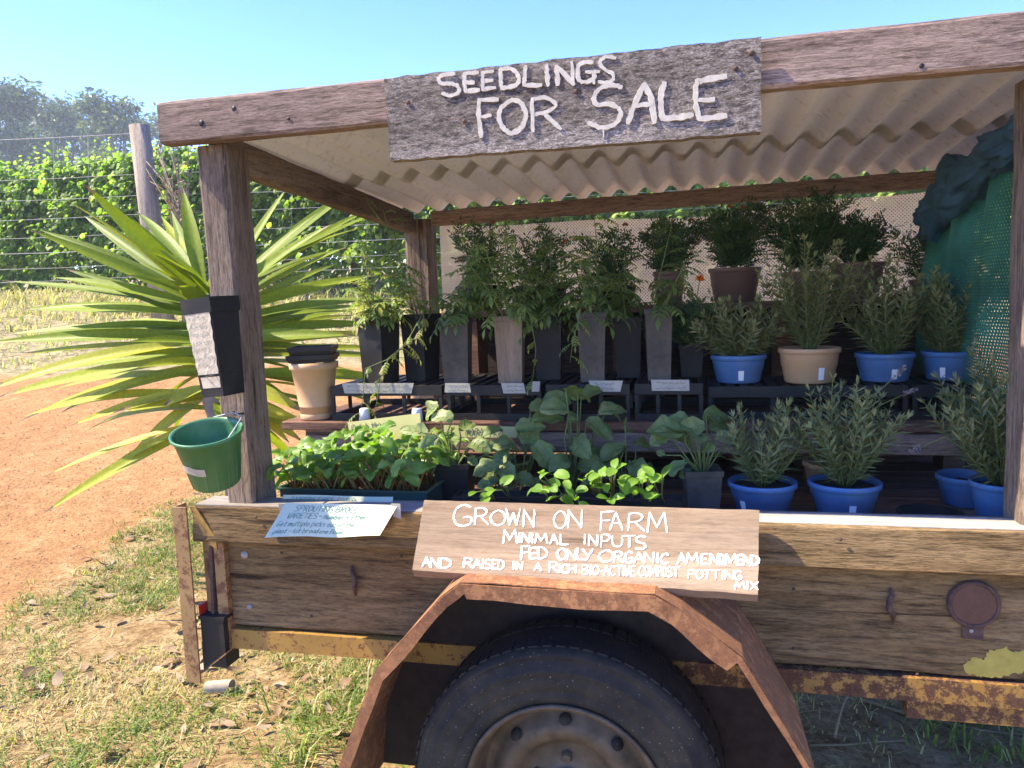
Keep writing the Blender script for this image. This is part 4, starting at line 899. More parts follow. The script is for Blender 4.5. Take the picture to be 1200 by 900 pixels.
# marigolds along the rear shelf
MG = 'marigolds on the rear shelf'
RS = 1.217
def mari(cx, rl, rr, rimy, Y, H, R_, label, n=18, mt='brownpot', flowers=(), spent=(), dense=1.2):
    a, b_ = at(rl, rimy, Y), at(rr, rimy, Y); r = (b_.x-a.x)/2; c = V3(((a.x+b_.x)/2, Y, RS)); zr = max(RS+.05, at(cx, rimy, Y).z)
    t = thing('potted_marigold', label, 'potted plant', c, MG); round_pot(t, c, r-.002, r*.78, zr-RS, M[mt])
    marigold(t, V3((c.x, c.y, zr-.012)), R_, H, n, flowers, spent, dense); return t
mari(560, 535, 590, 335, 1.0, .2, .15, 'dark leafy marigold at the left end of the rear shelf', n=11, dense=.8, mt='black', spent=[at(577, 262, .95), at(540, 305, .95)])
mari(635, 605, 665, 335, 1.0, .2, .14, 'dark marigold with one spent bloom behind the tan tube', n=11, dense=.8, mt='black', spent=[at(662, 284, .95)])
mari(715, 690, 745, 335, 1.0, .19, .13, 'dark marigold with a brown bloom standing high, centre of the rear shelf', n=11, dense=.8, mt='black', spent=[at(733, 264, .95)])
mari(783, 765, 803, 318, 1.0, .16, .115, 'small marigold behind the slim tube on the rear shelf', n=14, spent=[at(810, 258, .95)])
mari(861, 830, 892, 314, 1.0, .19, .125, 'round dense marigold in a brown bowl, left of two wide brown bowls', n=22, spent=[at(855, 243, .95), at(870, 244, .95)])
mari(950, 915, 972, 318, .98, .22, .14, 'biggest dark marigold mound on the rear shelf', n=24)
mari(1004, 972, 1037, 308, .98, .13, .10, 'low marigold in the right-hand wide brown bowl', n=12)
mari(1084, 1065, 1102, 330, 1.0, .17, .07, 'sparse little marigold near the right rear post', n=6)
# the orange marigold flower stands in front of the others, in a slim tube
# tall tubes and black pots on the crates
CT = 1.0175
TG = 'square tubes on the crates'
def tube_pot(cx, w, topy, Y, label, mt, ang=.0, plant=None, group=TG):
    c = at(cx, topy, Y); c = V3((c.x, Y, CT)); h = at(cx, topy, Y).z-CT
    t = thing('potted_tomato' if plant else 'square_tube', label, 'potted plant' if plant else 'pot', c, group)
    square_pot(t, c, w, w*.8, h, M[mt], ang)
    if plant: tomato(t, c+V3((0, 0, h-.02)), **plant)
    return t
tube_pot(443, .092, 372, .57, 'wide black square pot with pale green tomato shoots at the left end', 'black', -.3, dict(H=.17, lean=(-.1, -.1, 0), nleaf=12, L=.07, tint=.85, nst=5, spread=.6))
tube_pot(492, .088, 368, .63, 'black square pot with a tall leggy tomato, second from the left', 'black', -.3, dict(H=.34, lean=(-.25, .0, 0), nleaf=8, L=.075, tint=.55, nst=2, spread=.35))
tube_pot(534, .085, 374, .57, 'grey dusty tube with bushy tomato left of the tan tube', 'dusty', .12, dict(H=.24, lean=(.1, 0, 0), nleaf=12, L=.08, tint=.5, nst=4, spread=.4))
tube_pot(597, .082, 370, .55, 'tan streaked tube with drooping tomato', 'tan_tube', .1, dict(H=.29, lean=(.05, -.1, 0), nleaf=12, L=.085, tint=.55, nst=4, spread=.45))
tube_pot(642, .085, 372, .63, 'black tube between the tan tube and a dusty one, tomato above', 'black', .1, dict(H=.27, lean=(0, 0, 0), nleaf=12, L=.085, tint=.45, nst=4, spread=.4))
tube_pot(693, .08, 366, .56, 'dusty brown tube with hanging tomato leaves right of centre', 'dusty', .1, dict(H=.28, lean=(.1, 0, 0), nleaf=11, L=.085, tint=.5, nst=3, spread=.35))
tube_pot(735, .08, 372, .66, 'black tube left of the lone slim tube', 'black', .1, dict(H=.2, lean=(.1, -.1, 0), nleaf=10, L=.08, tint=.35, nst=2, spread=.35))
t = tube_pot(771, .074, 362, .57, 'lone slim dusty tube with one long bare tomato stem at the right', 'dusty', .1, dict(H=.26, lean=(.15, 0, 0), nleaf=6, L=.085, tint=.4, nst=2, spread=.3))
# trailing tomato stems spilling over the crate
def trailer_stem(t, px, tint, leaves=9, L=.05, Y0=.5, Y1=.44):
    bs, bl = MB(), MB(); n = len(px); pts = [at(x, y, Y0+(Y1-Y0)*i/(n-1)) for i, (x, y) in enumerate(px)]; stalk(bs, pts, .0019)
    for k in range(leaves):
        f = (k+.5)/leaves*(n-1); j = min(n-2, int(f)); p = pts[j].lerp(pts[j+1], f-j); o = rdir(-.6, .2)+V3((0, -.4, 0)); compound(bl, p, o, L*RND.uniform(.6, 1.2), min(1, max(0, RND.gauss(tint, .15))), 1.0)
    bs.build('trailing_stem', M['stem'], t); bl.build('trailing_leaves', M['tom'], t)
kids = {o['label']: o for o in COL.objects if o.get('label')}
trailer_stem(kids['black square pot with a tall leggy tomato, second from the left'], [(497, 365), (495, 390), (470, 408), (455, 420), (445, 450), (440, 480), (438, 510)], .85, 12)
trailer_stem(kids['black square pot with a tall leggy tomato, second from the left'], [(497, 365), (480, 395), (462, 418), (428, 432), (425, 470), (421, 490)], .85, 8)
trailer_stem(kids['black square pot with a tall leggy tomato, second from the left'], [(492, 365), (478, 320), (450, 262), (432, 240), (428, 226)], .35, 5, .045, .62, .6)
trailer_stem(kids['wide black square pot with pale green tomato shoots at the left end'], [(440, 370), (432, 330), (422, 290), (418, 275)], .8, 7, .06, .57, .55)
trailer_stem(kids['tan streaked tube with drooping tomato'], [(600, 368), (612, 350), (622, 372), (628, 410), (623, 455)], .6, 8)
trailer_stem(kids['dusty brown tube with hanging tomato leaves right of centre'], [(690, 362), (680, 372), (672, 395), (668, 425)], .55, 6)
t = thing('potted_marigold', 'slim marigold with one bright orange flower beside the left lavender', 'potted plant', (at(808, 440, .66).x, .66, CT-.012), MG)
c = V3(t.location); c.z = RACK_Z if False else CT-.012
c = V3((at(808, 440, .66).x, .66, CT)); t.location = c; bpy.context.view_layer.update()
square_pot(t, c, .07, .055, .09, M['black'], .2); marigold(t, c+V3((0, 0, .08)), .08, .11, 10, flowers=[at(820, 328, .6)], dense=1)
# tan pot and the black pots upturned on it
c = V3((at(371, 480, .50).x, .50, SZ+.001)); t = thing('plant_pot', 'tall tan pot at the left end of the shelf', 'pot', c)
hb = at(371, 424, .5).z-c.z; b = MB()
b.lathe([(0, 0), (.044, 0), (.047, .004), (.0475, .016), (.046, .018), (.064, hb-.022), (.068, hb-.02), (.070, hb-.018), (.071, hb-.001), (.066, hb), (.062, hb-.02), (.045, .006), (0, .006)], Matrix.Translation(c), 40); b.build('pot', M['tanpot'], t)
zt = c.z+hb
for i, lab in enumerate(('lower of two flat black trays lying on the tall tan pot', 'upper of two flat black trays lying on the tall tan pot')):
    cc = V3((c.x+.002*i, c.y, zt+.001+.0235*i)); t = thing('square_dish', lab, 'dish', cc); square_pot(t, cc, .125-.004*i, .112, .022, M['black'], .25+.03*i, soil=False, name='dish')
# silverbeet tray
tc_ = V3((-.80, .255, DECK)); t = thing('seedling_tray', 'dark green tray crammed with bright silverbeet seedlings', 'seedling tray', tc_)
b = MB(); x0, x1, y0, y1, z0, z1 = -1.0, -.615, .135, .385, DECK, DECK+.055
def traypt(x, y, z, o=0): return V3((x, y, z))
for lo, hi in (((x0, y0, z0), (x1, y1, z0+.004)), ((x0, y0, z0+.0045), (x0+.004, y1, z1)), ((x1-.004, y0, z0+.0045), (x1, y1, z1)), ((x0+.0045, y0, z0+.0045), (x1-.0045, y0+.004, z1)), ((x0+.0045, y1-.004, z0+.0045), (x1-.0045, y1, z1)),
               ((x0-.008, y0-.008, z1+.0003), (x1+.008, y0+.002, z1+.004)), ((x0-.008, y1-.002, z1+.0003), (x1+.008, y1+.008, z1+.004)), ((x0-.008, y0+.0025, z1+.0003), (x0+.002, y1-.0025, z1+.004)), ((x1-.002, y0+.0025, z1+.0003), (x1+.008, y1-.0025, z1+.004))): b.box(lo, hi)
b.build('tray', M['tray_green'], t)
b = MB(); b.sheet(lambda u, v: (x0+.006+(x1-x0-.012)*u, y0+.006+(y1-y0-.012)*v, z1-.012+.004*noise.noise(V3((u*12, v*8, 1)))), 16, 10); b.build('soil', M['soil'], t)
bs, bl = MB(), MB()
for i in range(190):
    x, y = RND.uniform(x0+.01, x1-.03), RND.uniform(y0+.01, y1-.01); p0 = V3((x, y, z1-.012)); hgt = RND.uniform(.05, .125)*(1.0 if x > -.92 else .8)
    d = (rdir(-.1, .1)*.55+UPV+V3((0,-.15,0))).normalized(); tip = p0+d*hgt; bs.tube([p0, p0.lerp(tip, .5)+V3((0,0,.005)), tip], [.0024, .002, .0016], 5, tint=RND.random())
    o = (V3((d.x, d.y, 0))*1.2+rdir(-.3, .5)*.6+UPV*.2).normalized(); nn = (UPV*.8+V3((0,-.3,0))+rdir()*.4); nn = (nn-o*nn.dot(o)).normalized(); L = RND.uniform(.045, .078)
    bl.blade(tip, o, nn, L, L*.52, RND.uniform(.6, 1.9), .2, 9, 3, lambda t_: (math.sin(math.pi*min(1, t_*.85+.12))**.7 if t_ < .97 else .1)*(1+.12*math.sin(t_*26)), .5, min(1, max(0, RND.gauss(.5, .25))))
bs.build('stem', M['chstem'], t); bl.build('foliage', M['chard'], t)
# brassica pots
BG = 'brassica seedlings in pots'
def broc(cx, Y, w, topy, label, leaves, mt='black', ang=.1):
    c = V3((at(cx, topy, Y).x, Y, DECK)); h = at(cx, topy, Y).z-DECK
    t = thing('potted_seedling', label, 'potted plant', c, BG); square_pot(t, c, w, w*.82, h, M[mt], ang)
    brassica(t, c+V3((0, 0, h-.02)), [(at(x, y, Y+dy), s_, tn) for x, y, dy, s_, tn in leaves]+[(at(x+RND.uniform(-22, 22), y+RND.uniform(0, 35), Y+dy+RND.uniform(-.02, .04)), s_*RND.uniform(.4, .75), RND.uniform(.3, .8)) for x, y, dy, s_, tn in leaves]); return t
broc(533, .29, .092, 540, 'pale leafy brassica in a black pot right of the silverbeet tray', [(488, 505, -.03, .062, .95), (505, 518, -.06, .058, .8), (520, 488, 0, .055, .85), (505, 480, .03, .055, .9), (545, 500, .04, .05, .5), (560, 520, -.02, .055, .5), (530, 515, -.04, .045, .6), (575, 505, .03, .05, .4), (482, 525, -.05, .05, .7)], ang=.05)
broc(610, .34, .09, 565, 'upright brassica with blue-green leaves left of the centre', [(598, 520, -.02, .075, .7), (618, 500, 0, .07, .55), (588, 535, -.05, .06, .75), (640, 490, .02, .075, .6), (650, 470, .04, .07, .5), (610, 545, -.04, .06, .5), (635, 530, -.05, .065, .6)])
broc(668, .36, .09, 570, 'tallest brassica in the middle of the row', [(668, 455, .02, .07, .6), (655, 478, -.02, .075, .75), (690, 460, .04, .06, .5), (700, 500, -.02, .075, .55), (680, 520, -.05, .075, .6), (660, 540, -.06, .065, .5), (715, 480, .02, .07, .65), (690, 545, -.05, .07, .45)])
broc(735, .34, .09, 568, 'lower brassica between the tallest one and the lone right one', [(722, 525, -.02, .07, .5), (745, 545, -.04, .06, .5), (710, 550, -.05, .065, .45), (755, 520, .03, .055, .4), (735, 500, .02, .055, .5)])
broc(822, .27, .085, 548, 'broad-leaved brassica in a square dark pot beside the left blue bowl', [(800, 498, 0, .085, .55), (838, 488, .04, .075, .4), (785, 505, -.02, .08, .5), (852, 512, .0, .055, .8), (820, 510, -.03, .06, .55), (775, 513, -.03, .045, .6), (795, 545, -.05, .045, .6), (845, 500, .03, .06, .45)], 'dusty', .15)
broc(590, .22, .08, 575, 'short brassica just behind the left half of the farm sign', [(570, 548, -.02, .06, .45), (592, 552, -.02, .06, .4), (608, 560, -.02, .055, .4), (578, 565, -.03, .05, .5)])
# bright seedlings catching the sun behind the farm sign
ts = thing('seedling_tray', 'black tray of tiny sunlit seedlings just behind the farm sign', 'seedling tray', (-.27, .16, DECK))
b = MB(); x0, x1, y0, y1, z1 = -.55, -.02, .13, .195, DECK+.05
for lo, hi in (((x0, y0, DECK), (x1, y1, DECK+.004)), ((x0, y0, DECK+.0045), (x0+.004, y1, z1)), ((x1-.004, y0, DECK+.0045), (x1, y1, z1)), ((x0+.0045, y0, DECK+.0045), (x1-.0045, y0+.004, z1)), ((x0+.0045, y1-.004, DECK+.0045), (x1-.0045, y1, z1))): b.box(lo, hi)
b.build('tray', M['black'], ts)
b = MB(); b.sheet(lambda u, v: (x0+.006+(x1-x0-.012)*u, y0+.006+(y1-y0-.012)*v, z1-.01+.003*noise.noise(V3((u*14, v*3, 1)))), 20, 4); b.build('soil', M['soil'], ts)
bs, bl = MB(), MB()
for cx, ty, k in ((567, 572, 4), (585, 568, 3), (640, 555, 4), (655, 565, 4), (672, 578, 3), (690, 568, 3), (700, 550, 5), (718, 548, 5), (722, 562, 4), (740, 570, 3), (762, 548, 5), (768, 560, 4), (752, 562, 4), (630, 572, 3), (780, 572, 2), (660, 582, 4), (708, 575, 4)):
    yy = RND.uniform(.02, .075); top = at(cx, ty, yy); p0 = V3((top.x+RND.uniform(-.012, .012), RND.uniform(.135, .15), z1-.01))
    for j in range(k):
        tip = top+V3((RND.uniform(-.018, .018), RND.uniform(-.012, .012), RND.uniform(-.02, .006)))
        bs.tube([p0, p0.lerp(tip, .55)+V3((0, 0, .012)), tip], [.0013, .0011, .0009], 4, tint=.9)
        o = (rdir(-.4, .6)+V3((0, -.3, 0))).normalized(); nn = UPV*.8+V3((-.2, -.3, 0))+rdir()*.3; nn = (nn-o*nn.dot(o)).normalized(); L = RND.uniform(.024, .038)
        bl.blade(tip, o, nn, L, L*.62, RND.uniform(.2, 1.0), .25, 5, 2, round_leaf, .05, RND.random())
bs.build('stem', M['stem'], ts); bl.build('foliage', M['sprout'], ts)
# white caps on the shelf edge
for px, py, lab in ((427, 488, 'white paper cup end by the left crate label'), (488, 478, 'crumpled white cup on the shelf under the leftmost crate')):
    c = V3((at(px, py, .452).x, .455, SZ+.001)); t = thing('white_cup', lab, 'cup', c); b = MB(); b.lathe([(0, .036), (.012, .036), (.0135, .034), (.0165, 0), (.015, 0), (.012, .033), (0, .033)], Matrix.Translation(c+V3((0, -.0, 0))), 18); b.build('cup', M['white_pl'], t)

# ------------------------------------------------------------------ things hung on the left post
bk = thing('hanging_bucket', 'green plastic bucket with a tape strip hung on the left post', 'bucket', (-1.03, -.125, .87))
tilt = Matrix.Rotation(.26, 4, 'X') @ Matrix.Rotation(.05, 4, 'Y'); Mb = Matrix.Translation((-1.012, -.098, .874)) @ tilt @ Matrix.Scale(.91, 4)
b = MB(); hb = .138
b.lathe([(0, 0), (.05, 0), (.054, .003), (.0765, hb-.012), (.079, hb-.011), (.0825, hb-.008), (.083, hb-.001), (.079, hb), (.0745, hb-.006), (.073, hb-.014), (.052, .006), (0, .005)], Mb, 48)
for k in range(14):
    a = 2*math.pi*k/14; mm = Mb @ Matrix.Rotation(a, 4, 'Z'); b.add([mm@V3((.054+.0225*z_/hb+o, y_, z_)) for z_ in (.005, hb-.016) for o, y_ in ((0, -.002), (.0012, 0), (0, .002))], [(0,1,4,3),(1,2,5,4)])
bko = b.build('pail', M['green_pl'], bk)
b = MB()
def lab_(u, v):
    a = -2.25+1.0*u; z_ = .052+.02*v+.002*math.sin(u*5); r = .0552+.0225*z_/hb+.001; return Mb@V3((r*math.cos(a), r*math.sin(a), z_))
b.sheet(lab_, 14, 2, .0004); b.build('tape_label', M['tape'], bk)
b = MB(); hpts = [Mb@V3((.081*math.cos(a), .081*math.sin(a), hb-.006+.055*math.sin((a+.6)/2.0*1.0)*0)) for a in (0.0,)]
b.tube([Mb@V3((.07, -.03, hb-.006)), Mb@V3((.074, -.01, hb+.004)), Mb@V3((.06, .06, hb+.012)), Mb@V3((0.02, .085, hb+.01)), Mb@V3((-.03, .078, hb-.002))], .0017, 6); b.build('handle', M['steel'], bk)
b = MB(); b.tube([(-1.0, .004, 1.012), (-1.0, -.03, 1.014), (-1.0, -.036, 1.022)], .0025, 6); b.build('hook', M['rust'], cp)
tb = thing('tube_stack', 'stack of nested black square tubes strapped aslant to the left post', 'pots', (-1.0, -.06, 1.06))
R2 = Matrix.Rotation(math.radians(-4.5), 4, 'Y') @ Matrix.Rotation(.0, 4, 'X')
cc = V3((-1.006, -.058, 1.062))
square_pot(tb, cc, .082, .062, .195, M['black'], -.2, soil=False, tilt=R2, name='outer_tube')
for i in range(2): square_pot(tb, cc+V3((-.0155-.001*i, 0, .1965+.009*i)), .083, .08, .008, M['black'], -.2, soil=False, tilt=R2, name='nested_rim')
Ml = Matrix.Translation(cc) @ R2 @ Matrix.Rotation(-.2, 4, 'Z')
b = MB(); b.prism([Ml@V3((-.037, x, z)) for x, z in ()], (0,0,0)) if False else None
def lab2(u, v): w = .062+.02*((.02+.022*v)/.195); return Ml@V3((-w/2+.008+(w-.012)*u, -w/2-.0008, .02+.024*v))
b.sheet(lab2, 4, 2, .0004)
b.build('tape_label', M['tape2'], tb)
def lab3(u, v): w = .062+.02*((.05+.135*v)/.195); return Ml@V3((-w/2+.003+(w-.008)*u+.001*math.sin(v*30)*(u in (0, 1)), -w/2-.0009-.0007*noise.noise(V3((u*9, v*16, 3))), .05+.135*v))
b = MB(); b.sheet(lab3, 14, 30, .0005, smooth=False); b.build('paper_label', M['tape2'], tb)
b = MB()
class TubeFace(Face):
    def p(s_, u, v, h=0): return lab3(min(1, max(0, u/.07)), min(1, max(0, v/.135)))+(Ml.to_3x3()@V3((0, -1, 0))).normalized()*(.0008+h)
tf = TubeFace(cc, (1, 0, 0), (0, 0, 1))
for k in range(7):
    u = .008
    while u < .058:
        n_k = RND.randint(1, 3); stroke(b, tf, [(u+q*.0028, .122-.017*k+RND.uniform(-.0035, .0035)) for q in range(n_k+1)], .0007, .0002, .2, False); u += n_k*.0028+RND.uniform(.003, .006)
b.build('scrawl', M['ink2'], tb)
b = MB(); Mo = Matrix.Translation(cc+V3((0,0,.0))) @ R2
b.tube([Mo@V3((-.046, 0, .048)), Mo@V3((0, -.05, .046)), Mo@V3((.046, .0, .05))], .0014, 5); b.build('strap', M['black'], tb)

# ------------------------------------------------------------------ shade cloths
bn = thing('shade_cloth', 'beige woven shade cloth stretched behind the rear shelf', 'shade cloth', (0, 1.16, 1.2))
b = MB()
def bnf(u, v):
    x = -.9+1.66*u; sag = .018*math.sin(math.pi*u)**2+(.05 if u > .8 else 0)*smooth(.8, 1, u)*-.3
    zt_ = 1.53+.02*u-.012*math.sin(u*14)*.5-.03*math.sin(math.pi*u); z = .80+(zt_-.80)*v
    return (x, 1.185+.012*noise.noise(V3((x*3, z*3, 0)))+.004*math.sin(x*25)*v, z)
b.sheet(bnf, 60, 16); b.build('cloth', M['net_beige'], bn)
gn = thing('shade_cloth', 'green shade cloth hung as a curtain inside the right end', 'shade cloth', (.68, .6, .8))
b = MB()
def gnf(u, v):
    y = .0+1.0*u; z = .80+.76*v; bulge = .05*math.sin(math.pi*v)*u
    return (.655+.055*u-bulge*.9+.017*math.sin(y*26+z*4+2*noise.noise(V3((y*3, z*2, 7))))*(.3+.7*v)+.012*noise.noise(V3((y*8, z*8, 3))), y, z)
b.sheet(gnf, 110, 40); b.build('cloth', M['net_green'], gn)
rl = thing('cloth_roll', 'dark blue bundled cloth tied along the right roof edge', 'cloth', (.68, .6, 1.56))
b = MB(); line = [(.640, .06, 1.575, .03), (.628, .12, 1.545, .048), (.635, .2, 1.535, .03), (.64, .3, 1.525, .052), (.655, .4, 1.52, .035), (.655, .52, 1.50, .062), (.66, .62, 1.485, .075), (.68, .74, 1.47, .05), (.69, .86, 1.45, .08), (.72, .95, 1.42, .085), (.75, 1.03, 1.38, .07), (.765, 1.05, 1.30, .05), (.765, 1.05, 1.18, .045), (.765, 1.05, 1.08, .04)]
vs_ = []; NN = 84; fine = []
for i in range(len(line)-1):
    for k in range(9): fine.append(tuple((a+(c_-a)*k/9)*(.88 if q_ == 3 else 1) for q_, (a, c_) in enumerate(zip(line[i], line[i+1]))))
for i, (x, y, z, r) in enumerate(fine):
    for k in range(NN):
        a = 2*math.pi*k/NN; rr = r*(1+.42*noise.noise(V3((math.cos(a)*1.6+i*.07, math.sin(a)*1.6, i*.15)))+.17*math.sin(a*3+i*.16)*math.sin(i*.25+1)-.34*(abs(noise.noise(V3((math.cos(a)*2.2+i*.03, math.sin(a)*2.2, i*.11+7))))**.6-.35)-.16*abs(noise.noise(V3((math.cos(a)*5+i*.1, math.sin(a)*5, i*.3+3))))+.10*math.sin(a*7-i*.33)*noise.noise(V3((i*.14, math.cos(a)*2, 4)))*2)
        if i > 90: vs_.append(V3((x+rr*math.cos(a), y+rr*math.sin(a), z)))
        else: vs_.append(V3((x+rr*math.cos(a), y+rr*math.sin(a)*.25, z+rr*math.sin(a))))
m_ = len(fine)
b.add(vs_, [(i*NN+k, i*NN+(k+1)%NN, (i+1)*NN+(k+1)%NN, (i+1)*NN+k) for i in range(m_-1) for k in range(NN)]+[tuple(range(NN))[::-1], tuple((m_-1)*NN+k for k in range(NN))], .5, True)
b.build('bundle', M['net_blue'], rl)

# ------------------------------------------------------------------ yucca
yY = 1.15; yt = at(249, 345, yY); yb = at(254, 470, yY); yg = gz(-1.76, yY)
yk = thing('yucca', 'big spiky yucca with sword-shaped yellow-green leaves behind the left post', 'plant', (-1.76, yY, yg))
b = MB(); b.tube([(-1.74, yY+.02, yg-.05), (-1.76, yY+.01, .35), (-1.79, yY, .7), yb, yt], [.085, .07, .06, .055, .035], 16); b.build('trunk', M['bark'], yk)
def sword(t_): return (.5+.5*smooth(0, .42, t_)) if t_ < .42 else max(.012, (1-((t_-.42)/.58)**1.9))
def yleaf(b, p, tip, W, arch=.18, tint=.4, dry=0, segs=14):
    d = tip-p; L = d.length*1.02; d.normalize(); nn = V3((0, -.55, .8))+rdir()*.35; nn = (nn-d*nn.dot(d)).normalized(); sd = d.cross(nn)
    d0 = (d*math.cos(arch*.5)+nn*math.sin(arch*.5)).normalized()
    n0 = len(b.f); b.blade(p, d0, (nn-d0*nn.dot(d0)).normalized(), L, W, arch, .38, segs, 2, sword, .03, tint)
    if dry:
        m_ = len(b.f)
        for q in range(m_-4*dry, m_): b.t[q] = 1.0 if q >= m_-4*max(1, dry-1) else .93
CL = lambda x, y, Y: at(x/2.25, 210+y/2.25, Y)
TR = [((545,335),(80,135)),((540,330),(175,60)),((535,310),(350,105)),((540,305),(482,25)),((535,340),(10,270)),((530,335),(150,262)),((530,350),(60,345)),((530,365),(85,348)),((535,395),(20,412)),((535,410),(-20,432)),((530,425),(250,420)),
 ((535,440),(-10,478)),((540,430),(-60,575)),((535,470),(-5,580)),((540,490),(60,640)),((545,485),(320,462)),((545,550),(190,652)),((545,565),(72,632)),((545,548),(430,600)),((550,605),(230,672)),((545,640),(125,785)),((545,650),(125,880)),((545,640),(238,805)),((530,385),(120,402)),((535,455),(60,520)),((540,520),(150,560)),((540,575),(300,618)),
 ((570,330),(757,25)),((575,335),(832,95)),((580,340),(872,125)),((585,350),(912,182)),((585,360),(985,258)),((590,370),(945,322)),((590,380),(1040,322)),((590,390),(922,352)),((590,405),(900,392)),((590,420),(925,412)),((590,440),(880,455)),((590,470),(782,505)),((590,500),(785,605)),((590,520),(805,618)),((590,550),(760,695)),((590,570),(795,692)),((590,590),(805,640)),((590,600),(830,665)),
 ((545,320),(230,20)),((560,310),(640,40))]
b = MB()
for (bx, by), (tx, ty) in TR:
    Yb = yY+RND.uniform(-.05, .05); low = smooth(380, 640, ty)
    p = CL(bx, by, Yb); tip = CL(tx, ty, Yb+RND.uniform(-.32, .25) if tx < 500 else Yb+RND.uniform(.0, .35))
    L_ = (tip-p).length; brk = ty > 440 and RND.random() < .6
    yleaf(b, p, tip, RND.uniform(.052, .068)*(.8+.2*min(1, L_/.7)), RND.uniform(.05, .28)+.2*low*RND.random(), min(.84, max(.05, RND.gauss(.30, .16)+.42*low)), RND.choice((2, 3)) if brk else (1 if RND.random() < .6 else 0))
for i in range(72):
    f = RND.random(); el = math.radians(36-62*f+RND.uniform(-10, 10)); az = RND.uniform(.5, math.pi+.1) if i < 60 else RND.uniform(-2.7, -.5)
    d = V3((math.cos(az)*math.cos(el), math.sin(az)*math.cos(el), math.sin(el))); p = yt.lerp(yb, f); L_ = RND.uniform(.6, .95)*(1 if i < 60 else .42)
    yleaf(b, p, p+d*L_, RND.uniform(.05, .064), RND.uniform(.1, .4), min(.84, max(.05, RND.gauss(.3, .2)+.3*f*RND.random())), RND.choice((0, 0, 1)))
b.build('leaves', M['yucca'], yk)

# ------------------------------------------------------------------ wire fence, vines, trees
FD = 9.6
fn_ = thing('wire_fence', 'tall wire fence with one leaning timber strainer post', 'fence', ud(-3, FD))
pts_top, pts_bot = atd(163, 147, FD), atd(188, 330, FD)
b = MB(); pb = pts_bot.copy(); pb.z = gz(pb.x, pb.y)-.1; pt = pts_top.copy(); k = (pts_top-pts_bot)
b.tube([pb, pb.lerp(pt, .5), pt], [.135, .125, .115], 16); b.build('post', M['fencepost'], fn_)
for u in (-12.5, 3.2, 10.5):
    p = ud(u, FD); z = gz(p.x, p.y); b = MB(); b.tube([(p.x, p.y, z-.1), (p.x, p.y, z+2.2)], [.07, .06], 10); b.build('post', M['fencepost'], fn_)
for yl in (160, 208, 233, 255, 277, 295, 313, 328):
    b = MB(); q = [atd(-420, yl+22, FD), atd(-120, yl+8+RND.uniform(-2, 2), FD), atd(70, yl+1, FD), atd(165, yl-4, FD), atd(330, yl-8+RND.uniform(-2, 2), FD), atd(620, yl-22, FD), atd(1300, yl-60, FD)]
    b.tube(q, .0034 if yl in (160, 295, 182) else .0026, 5); b.build('wire', M['steel'], fn_)
for x in (62, 103, 250, 340, 430): b = MB(); b.tube([atd(x, 156, FD-.01), atd(x+RND.uniform(-2, 4), 330, FD-.01)], .002, 4); b.build('dropper', M['steel'], fn_)
dv = thing('dry_climber', 'dry tangled climber clinging to the fence left of the front post', 'climber', ud((205-600)/900*FD, FD-.15))
b = MB(); bl = MB(); root_ = atd(212, 335, FD-.12); root_.z = gz(root_.x, root_.y)-.05
for i in range(16):
    q = [root_, atd(210+RND.uniform(-8, 8), 290, FD-.12), atd(212+RND.uniform(-14, 12), 245+RND.uniform(-8, 8), FD-.12), atd(205+RND.uniform(-35, 18), 180+RND.uniform(-35, 45), FD-.12)]
    if i == 0: q[-1] = atd(183, 118, FD-.12)
    b.tube(q, [.016, .012, .008, .004], 5, tint=RND.random())
    for k in range(16):
        p = q[1+k%2].lerp(q[2+k%2], RND.random()); o = rdir(); bl.leaf2(p+o*.05, o, perp(o), RND.uniform(.04, .09), .04, .3, RND.random())
b.build('stem', M['drystem'], dv); bl.build('foliage', M['dryleaf'], dv)
VD = 11.6
